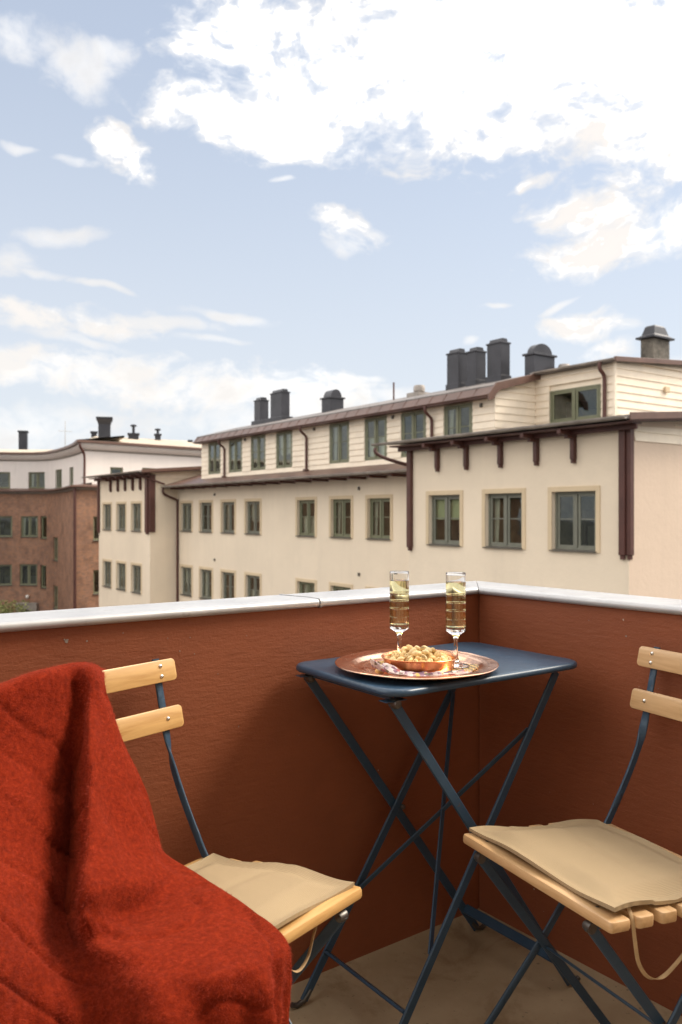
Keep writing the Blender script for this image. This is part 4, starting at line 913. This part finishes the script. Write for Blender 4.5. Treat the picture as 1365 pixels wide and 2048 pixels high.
def flute(loc, rz, label):
    root = tag(empty('champagne_flute', loc, rz), label, 'glass')
    n = 96; RO = .0212
    def rad(z, j):
        th = j / n * 360; r = RO
        if .079 < z < .170:
            dv = min(abs((th % 60) - 30), 30); dvm = dv * math.pi / 180 * RO      # distance to a vertical cut in metres
            g_ = 0
            if z < .152 and dvm < .0016: g_ = max(g_, (1 - dvm / .0016) * .00055)
            for zc in (.1005, .1185, .1355, .1525):
                dz = abs(z - zc)
                if dz < .0012: g_ = max(g_, (1 - dz / .0012) * .00055)
            r -= g_
        return r
    outer = [(.0005, 0), (.020, 0), (.0285, .0008), (.0300, .0018), (.0285, .0030), (.020, .0052), (.012, .0078), (.0075, .0120), (.0052, .020), (.0043, .034), (.0041, .048), (.0046, .058), (.0062, .064), (.0100, .0685), (.0155, .0716), (.0196, .0750)]
    zs = [.079]
    z = .0795
    while z < .172: zs.append(z); z += .00085
    zs += [.178, .186, .194, .1988]
    rings = [[(r * math.cos(2 * math.pi * j / n), r * math.sin(2 * math.pi * j / n), z) for j in range(n)] for r, z in outer]
    rings += [[(rad(z, j) * math.cos(2 * math.pi * j / n), rad(z, j) * math.sin(2 * math.pi * j / n), z) for j in range(n)] for z in zs]
    inn = [(.0209, .1995), (.0201, .1990), (.0198, .180), (.0195, .10), (.0192, .088), (.0180, .0842), (.012, .0828), (.0005, .0826)]
    rings += [[(r * math.cos(2 * math.pi * j / n), r * math.sin(2 * math.pi * j / n), z) for j in range(n)] for r, z in inn]
    MB().loft(rings).build('glass_body', M['glass'], root, smooth=50)
    zt = .1800; w = [(.0005, .0824), (.012, .0826), (.0182, .0841), (.01945, .088), (.01975, .10), (.01995, zt - .004), (.0200, zt), (.0185, zt - .0006), (.0005, zt - .0007)]
    wi = MB().lathe(w, n).build('wine', M['wine'], root, smooth=40)
    return root
flute((gL[0], gL[1], TZ + .0068), .3, 'slender cut glass flute of pale wine, left one, behind the pistachio bowl')
flute((gR[0], gR[1], TZ + .0072), 1.1, 'slender cut glass flute of pale wine, right one, standing on the coaster')

# ------------------------------------------------------------------ folding chairs
HW = .1946; TILT = .075
def chair(name, loc, rz, label, wood_):
    c = tag(empty(name, loc, rz), label, 'chair', 'folding chairs on the balcony')
    st = [(-.478, .795), (-.467, .745), (-.456, .70), (-.447, .663), (-.437, .627), (-.424, .591), (-.398, .541), (-.363, .484), (-.322, .426), (-.205, .289), (-.160, .238), (-.033, .109), (.066, .010)]
    fine = crom(st, 5)
    seat = .465
    def zt(y): return seat + TILT * y
    for s in (-1, 1):
        x = s * .156; pts = [(x, y, z) for y, z in fine]; dirs = []
        for i, (y, z) in enumerate(fine):
            a, b = fine[max(i - 1, 0)], fine[min(i + 1, len(fine) - 1)]; d = Vector((0, b[0] - a[0], b[1] - a[1])).normalized(); nrm = Vector((0, -d.z, d.y)); k = min(1, max(0, (.665 - z) / .085)); k = k * k * (3 - 2 * k)
            dirs.append(Vector((s, 0, 0)) * math.cos(k * math.pi / 2) + nrm * math.sin(k * math.pi / 2) * s)
        l = MB().ribbon(pts, None, dirs, .0165, .0055).build('front_leg', M['navyleg'], c, smooth=45)
        MB().tube([(x, .055, .02), (x, .068, .008), (x, .085, .006)], .0065, 8).build('foot_cap', M['darksteel'], l, smooth=50)
        x2 = s * .1435
        l2 = bar((x2, -.004, .440), (x2, -.342, .010), .018, .0055, (0, 1, -.8), c, 'rear_leg')
        MB().tube([(x2, -.33, .022), (x2, -.345, .009), (x2, -.362, .006)], .0065, 8).build('foot_cap', M['darksteel'], l2, smooth=50)
        MB().lathe([(.0005, .012), (.007, .010), (.009, .004), (.009, -.006)], 12, mat=Matrix.Translation((x2, -.006, .436)) @ Matrix.Rotation(R(90), 4, 'Y')).build('hinge_knuckle', M['darksteel'], l2, smooth=50)
        bar((x2, -.01, zt(-.01) - .026), (x2, -.325, zt(-.325) - .026), .016, .005, (0, 0, 1), c, 'seat_rail')
        MB().lathe([(.0005, .006), (.005, .005), (.006, .001), (.006, -.016)], 10, mat=Matrix.Translation((s * .160, -.162, .241)) @ Matrix.Rotation(R(90 * s), 4, 'Y')).build('pivot_rivet', M['darksteel'], l, smooth=50)
    bar((-.140, -.165, .232), (.140, -.165, .232), .011, .005, (0, 1, 1), c, 'stretcher')
    bar((-.153, -.030, .100), (.153, -.030, .100), .016, .005, (0, 1, -1), c, 'stretcher')
    # seat slats
    ang_ = math.atan(TILT)
    for k in range(7):
        w = .043 if k == 0 else .036; y = -.0215 if k == 0 else -.0215 - .0525 - .0505 * (k - 1)
        L_ = HW * 2 if k < 5 else HW * 2 - .03 * (k - 4)
        m_ = Matrix.Translation((0, y, zt(y) - .008)) @ Matrix.Rotation(ang_, 4, 'X')
        sl = plank(L_, w, .0185, .0075, .0048 if k == 0 else .0028, m_).build('seat_slat', M[wood_], c, smooth=40)
        for s in (-1, 1):
            MB().lathe([(.0003, .0012), (.0032, .0010), (.0038, 0), (.0038, -.003)], 10, mat=m_ @ Matrix.Translation((s * .1435, 0, .0085))).build('screw', M['darksteel'], sl, smooth=50)
    # back slats in front of the stiles
    up = Vector((0, st[0][0] - st[3][0], st[0][1] - st[3][1])).normalized(); fw = Vector((0, up.z, -up.y)); o0 = Vector((0, -.4753, .7919))
    for k, (dd, rv) in enumerate(((.0217, (-.0100, .0100)), (.0916 + .0217, (0.,)))):
        cn = o0 - up * dd + fw * (.0045)
        m_ = basis(Vector((1, 0, 0)), up, Vector((1, 0, 0)).cross(up), cn)
        sgn = 1 if Vector((1, 0, 0)).cross(up).dot(fw) > 0 else -1
        sl = plank(HW * 2, .0434, .0105, .009, .0022, m_).build('back_slat', M[wood_], c, smooth=40)
        for s in (-1, 1):
            for r_ in rv:
                MB().lathe([(.0003, .0034), (.0022, .0030), (.0038, .0016), (.0043, 0), (.0043, -.002)], 14, mat=m_ @ Matrix.Translation((s * .156, r_ * 1.0, sgn * .0052)) @ Matrix.Rotation(0 if sgn > 0 else math.pi, 4, 'X')).build('rivet', M['steel'], sl, smooth=60)
    return c
RCP = ((1.0926, .9369, 0), 1.3927); LCP = ((.6483, 1.0090, 0), .2768 + math.pi)
chair('folding_chair', *RCP, 'pale wooden slat folding chair with navy frame right of the table', 'beech2')
chair('folding_chair', *LCP, 'honey wooden slat folding chair under the rust red blanket', 'beech')

def cushion(pose, label, seed, strap_pts, wob):
    nx, ny = 56, 48; rng = random.Random(seed); top = []; bot = []
    def zt(y): return .465 + TILT * y
    for j in range(ny + 1):
        v = j / ny; y = -.016 - .300 * v
        for i in range(nx + 1):
            u = i / nx * 2 - 1; hw = .190 - .030 * v; x = u * hw
            e = min((1 - abs(u)) * hw, v * .300, (1 - v) * .300)          # distance to the edge
            border = .020; k = min(1, max(0, (e - border * .75) / .042)); k = k * k * (3 - 2 * k)
            th = .0034 + .0140 * k + (.0014 if e < .003 else 0)
            if .013 < e < .020: th -= .0016
            lift = .0052 * max(0, 1 - e / .05) * (1 + math.sin(u * 5 + wob) * (1 if v < .3 else .5) + .8 * math.sin(v * 9 + wob * 2))
            sag = -.0022 * math.exp(-((v - .52 - .05 * u) / .035) ** 2) * (.4 + .6 * math.cos(u * 1.2)) - .002 * math.exp(-((u - .1 + .6 * v) / .06) ** 2) * v
            w = .0025 * noise.noise(Vector((x * 9, y * 9, seed))) * min(1, e / .03)
            yy = y + .004 * math.sin(u * 6 + wob) * (1 - v) ** 2; xx = x + .004 * math.sin(v * 7 + wob)
            top.append((xx, yy, zt(yy) + th + .002 + lift + sag + w)); bot.append((xx, yy, zt(yy) + .0012 + lift * .9))
    mb = MB(); idx = lambda i, j: j * (nx + 1) + i
    mb.add(top, [(idx(i, j), idx(i, j + 1), idx(i + 1, j + 1), idx(i + 1, j)) for j in range(ny) for i in range(nx)])
    o = len(mb.v); mb.v += bot; mb.f += [(o + idx(i, j), o + idx(i + 1, j), o + idx(i + 1, j + 1), o + idx(i, j + 1)) for j in range(ny) for i in range(nx)]
    edge = [idx(i, 0) for i in range(nx)] + [idx(nx, j) for j in range(ny)] + [idx(i, ny) for i in range(nx, 0, -1)] + [idx(0, j) for j in range(ny, 0, -1)]
    mb.f += [(edge[k], edge[(k + 1) % len(edge)], o + edge[(k + 1) % len(edge)], o + edge[k]) for k in range(len(edge))]
    c = mb.build('seat_cushion', M['canvas'], loc=pose[0], rot=(0, 0, pose[1]), smooth=60); tag(c, label, 'cushion', 'seat cushions')
    for pts, ds in strap_pts:
        f_ = crom(pts, 6); MB().ribbon(f_, None, [ds] * len(f_), .0062, .0010).build('tie_strap', M['strap'], c, smooth=60)
    return c
cushion(RCP, 'thin ribbed beige cushion on the right chair', 3, [
    ([(-.175, -.055, .470), (-.185, -.053, .455), (-.188, -.055, .425), (-.183, -.068, .385), (-.179, -.092, .355), (-.177, -.122, .345), (-.178, -.155, .360), (-.180, -.200, .395), (-.178, -.235, .43), (-.172, -.25, .452)], (.4, 1, 0))], .4)
cushion(LCP, 'thin ribbed beige cushion partly under the red blanket', 8, [
    ([(-.10, -.030, .462), (-.095, -.020, .438), (-.09, -.022, .420), (-.075, -.02, .395), (-.05, -.018, .385), (-.03, -.02, .40), (-.02, -.03, .44)], (.3, 1, 0))], 1.9)

# ------------------------------------------------------------------ blanket over the left chair
def blanket():
    rows = [
     [(214, 1412, 1.560), (204, 1408, 1.556), (188, 1405, 1.548), (168, 1405, 1.536), (148, 1405, 1.52), (110, 1410, 1.49), (60, 1420, 1.455), (0, 1450, 1.41), (-90, 1490, 1.34), (-190, 1530, 1.27)],
     [(213, 1366, 1.553), (204, 1362, 1.55), (188, 1360, 1.545), (168, 1360, 1.532), (148, 1360, 1.515), (110, 1366, 1.485), (60, 1376, 1.45), (0, 1406, 1.40), (-90, 1446, 1.33), (-190, 1486, 1.26)],
     [(212, 1343, 1.535), (205, 1341, 1.53), (188, 1337, 1.52), (168, 1334, 1.505), (148, 1332, 1.49), (110, 1340, 1.46), (60, 1352, 1.42), (0, 1375, 1.37), (-90, 1392, 1.31), (-190, 1452, 1.24)],
     [(207, 1362, 1.472), (200, 1350, 1.465), (190, 1340, 1.452), (176, 1336, 1.436), (150, 1336, 1.436), (110, 1343, 1.398), (60, 1355, 1.355), (0, 1379, 1.315), (-90, 1406, 1.25), (-190, 1440, 1.18)],
     [(221, 1415, 1.462), (211, 1410, 1.435), (196, 1408, 1.415), (178, 1405, 1.405), (152, 1405, 1.425), (112, 1405, 1.385), (60, 1412, 1.345), (0, 1435, 1.298), (-90, 1470, 1.235), (-190, 1500, 1.17)],
     [(247, 1490, 1.458), (234, 1490, 1.415), (208, 1490, 1.368), (178, 1490, 1.330), (150, 1490, 1.405), (112, 1490, 1.362), (58, 1495, 1.32), (0, 1510, 1.27), (-90, 1530, 1.22), (-190, 1550, 1.15)],
     [(290, 1580, 1.440), (270, 1583, 1.385), (228, 1588, 1.325), (176, 1590, 1.262), (146, 1590, 1.390), (106, 1590, 1.318), (54, 1595, 1.27), (0, 1605, 1.225), (-90, 1620, 1.16), (-190, 1630, 1.09)],
     [(315, 1670, 1.412), (294, 1676, 1.345), (240, 1685, 1.255), (173, 1690, 1.188), (142, 1690, 1.338), (102, 1690, 1.256), (50, 1692, 1.205), (0, 1698, 1.16), (-90, 1705, 1.10), (-190, 1710, 1.03)],
     [(328, 1708, 1.405), (312, 1735, 1.290), (250, 1765, 1.185), (168, 1770, 1.125), (138, 1770, 1.275), (98, 1770, 1.190), (46, 1770, 1.142), (0, 1772, 1.10), (-90, 1775, 1.04), (-190, 1775, .98)],
     [(398, 1752, 1.340), (352, 1778, 1.272), (258, 1832, 1.188), (166, 1828, 1.108), (134, 1828, 1.225), (94, 1828, 1.150), (44, 1828, 1.10), (0, 1828, 1.065), (-90, 1828, 1.005), (-190, 1828, .95)],
     [(450, 1786, 1.280), (404, 1812, 1.215), (300, 1862, 1.142), (180, 1875, 1.115), (138, 1872, 1.178), (94, 1872, 1.120), (44, 1872, 1.075), (0, 1872, 1.045), (-90, 1872, .99), (-190, 1872, .935)],
     [(505, 1822, 1.222), (462, 1846, 1.172), (355, 1880, 1.112), (215, 1902, 1.085), (150, 1905, 1.140), (98, 1908, 1.100), (44, 1910, 1.058), (0, 1912, 1.03), (-90, 1912, .975), (-190, 1912, .925)],
     [(556, 1862, 1.162), (518, 1882, 1.120), (415, 1908, 1.078), (262, 1932, 1.062), (165, 1942, 1.105), (105, 1946, 1.082), (44, 1948, 1.045), (0, 1950, 1.018), (-90, 1950, .965), (-190, 1950, .92)],
     [(577, 1900, 1.140), (545, 1916, 1.096), (456, 1940, 1.052), (300, 1966, 1.035), (185, 1980, 1.075), (112, 1986, 1.066), (44, 1990, 1.034), (0, 1992, 1.01), (-90, 1992, .96), (-190, 1992, .915)],
     [(578, 1950, 1.138), (552, 1962, 1.092), (480, 1984, 1.046), (330, 2010, 1.020), (205, 2026, 1.052), (120, 2034, 1.052), (44, 2040, 1.025), (0, 2042, 1.004), (-90, 2042, .955), (-190, 2042, .912)],
     [(574, 2010, 1.136), (553, 2020, 1.090), (492, 2038, 1.050), (350, 2066, 1.010), (225, 2086, 1.034), (128, 2096, 1.040), (46, 2102, 1.016), (0, 2104, .998), (-90, 2104, .95), (-190, 2104, .91)],
     [(566, 2090, 1.138), (548, 2100, 1.098), (494, 2118, 1.060), (362, 2146, 1.004), (240, 2168, 1.020), (136, 2180, 1.030), (48, 2186, 1.008), (0, 2188, .992), (-90, 2188, .945), (-190, 2188, .905)],
     [(556, 2240, 1.134), (540, 2250, 1.092), (492, 2266, 1.056), (368, 2296, 1.000), (250, 2318, 1.010), (144, 2330, 1.02), (50, 2336, 1.0), (0, 2338, .985), (-90, 2338, .94), (-190, 2338, .90)],
     [(548, 2420, 1.130), (533, 2430, 1.09), (490, 2446, 1.054), (372, 2476, .998), (256, 2498, 1.005), (150, 2510, 1.015), (52, 2516, .995), (0, 2518, .98), (-90, 2518, .935), (-190, 2518, .895)],
    ]
    rr = [crom([(*camw(u, D)[:2], zat(v, D)) for u, v, D in r], 9) for r in rows]
    nc = len(rr[0]); cols = [crom([r[j] for r in rr], 9) for j in range(nc)]; nr = len(cols[0])
    P = [[Vector(cols[j][i]) for j in range(nc)] for i in range(nr)]
    # soft wrinkles and creases along the cloth normal
    Q = []
    for i in range(nr):
        for j in range(nc):
            a = P[min(i + 1, nr - 1)][j] - P[max(i - 1, 0)][j]; b = P[i][min(j + 1, nc - 1)] - P[i][max(j - 1, 0)]; nrm = a.cross(b)
            nrm = nrm.normalized() if nrm.length > 1e-9 else Vector((0, -1, 0))
            if nrm.dot(Vector((0, 0, CH)) - P[i][j]) < 0: nrm = -nrm
            p = P[i][j]
            k = .0095 * noise.noise(p * 8.5) + .0045 * noise.noise(p * 19 + Vector((3, 1, 0))) + .0016 * noise.noise(p * 60)
            cr = abs(noise.noise(Vector((p.x * 11 + p.z * 7, p.y * 9, p.z * 5)) + Vector((5, 2, 8)))); k += -.0062 * math.exp(-(cr / .06) ** 2)
            if i > 110: k += min(1, (i - 110) / 25) * (.011 * math.sin(j * .42 + 1.1 + i * .006) + .006 * math.sin(j * .9 + 2)) * (1 if j < 50 else .4)
            if i < 32: k *= .35
            if j < 3: k *= j / 3
            Q.append(p + nrm * k)
    mb = MB(); mb.add(Q, [(i * nc + j, i * nc + j + 1, (i + 1) * nc + j + 1, (i + 1) * nc + j) for i in range(nr - 1) for j in range(nc - 1)])
    base = Vector((.55, 1.0, 0)); mb.v = [tuple(Vector(v) - base) for v in mb.v]
    o = mb.build('blanket', M['wool'], loc=tuple(base), smooth=180)
    md = o.modifiers.new('thick', 'SOLIDIFY'); md.thickness = .005; md.offset = -1 if False else 0
    tag(o, 'rust red wool blanket draped over the back and seat of the left chair', 'blanket')
    # loose wool fibres standing off the cloth
    rng = random.Random(5); fz = MB(); V = [Vector(v) for v in mb.v]; cc = Vector((0, 0, CH)) - base
    for _ in range(70000):
        i = rng.randrange(14, nr - 20); j = rng.randrange(0, nc - 12); a, b = rng.random(), rng.random()
        q = V[i * nc + j]; e1 = V[i * nc + j + 1] - q; e2 = V[(i + 1) * nc + j] - q; n_ = e1.cross(e2)
        if n_.length < 1e-12: continue
        n_.normalize()
        if n_.dot(cc - q) < 0: n_ = -n_
        p = q + e1 * a + e2 * b + n_ * .0022; d = (n_ * rng.uniform(.35, 1) + Vector((rng.gauss(0, .6), rng.gauss(0, .6), rng.gauss(-.2, .6)))).normalized(); l = rng.uniform(.0025, .0075); w = d.orthogonal().normalized() * .00016
        fz.v += [tuple(p - w), tuple(p + w), tuple(p + d * l)]; k = len(fz.v); fz.f.append((k - 3, k - 2, k - 1))
    tag(fz.build('wool_fibres', M['fuzz'], o), kind='stuff')
blanket()
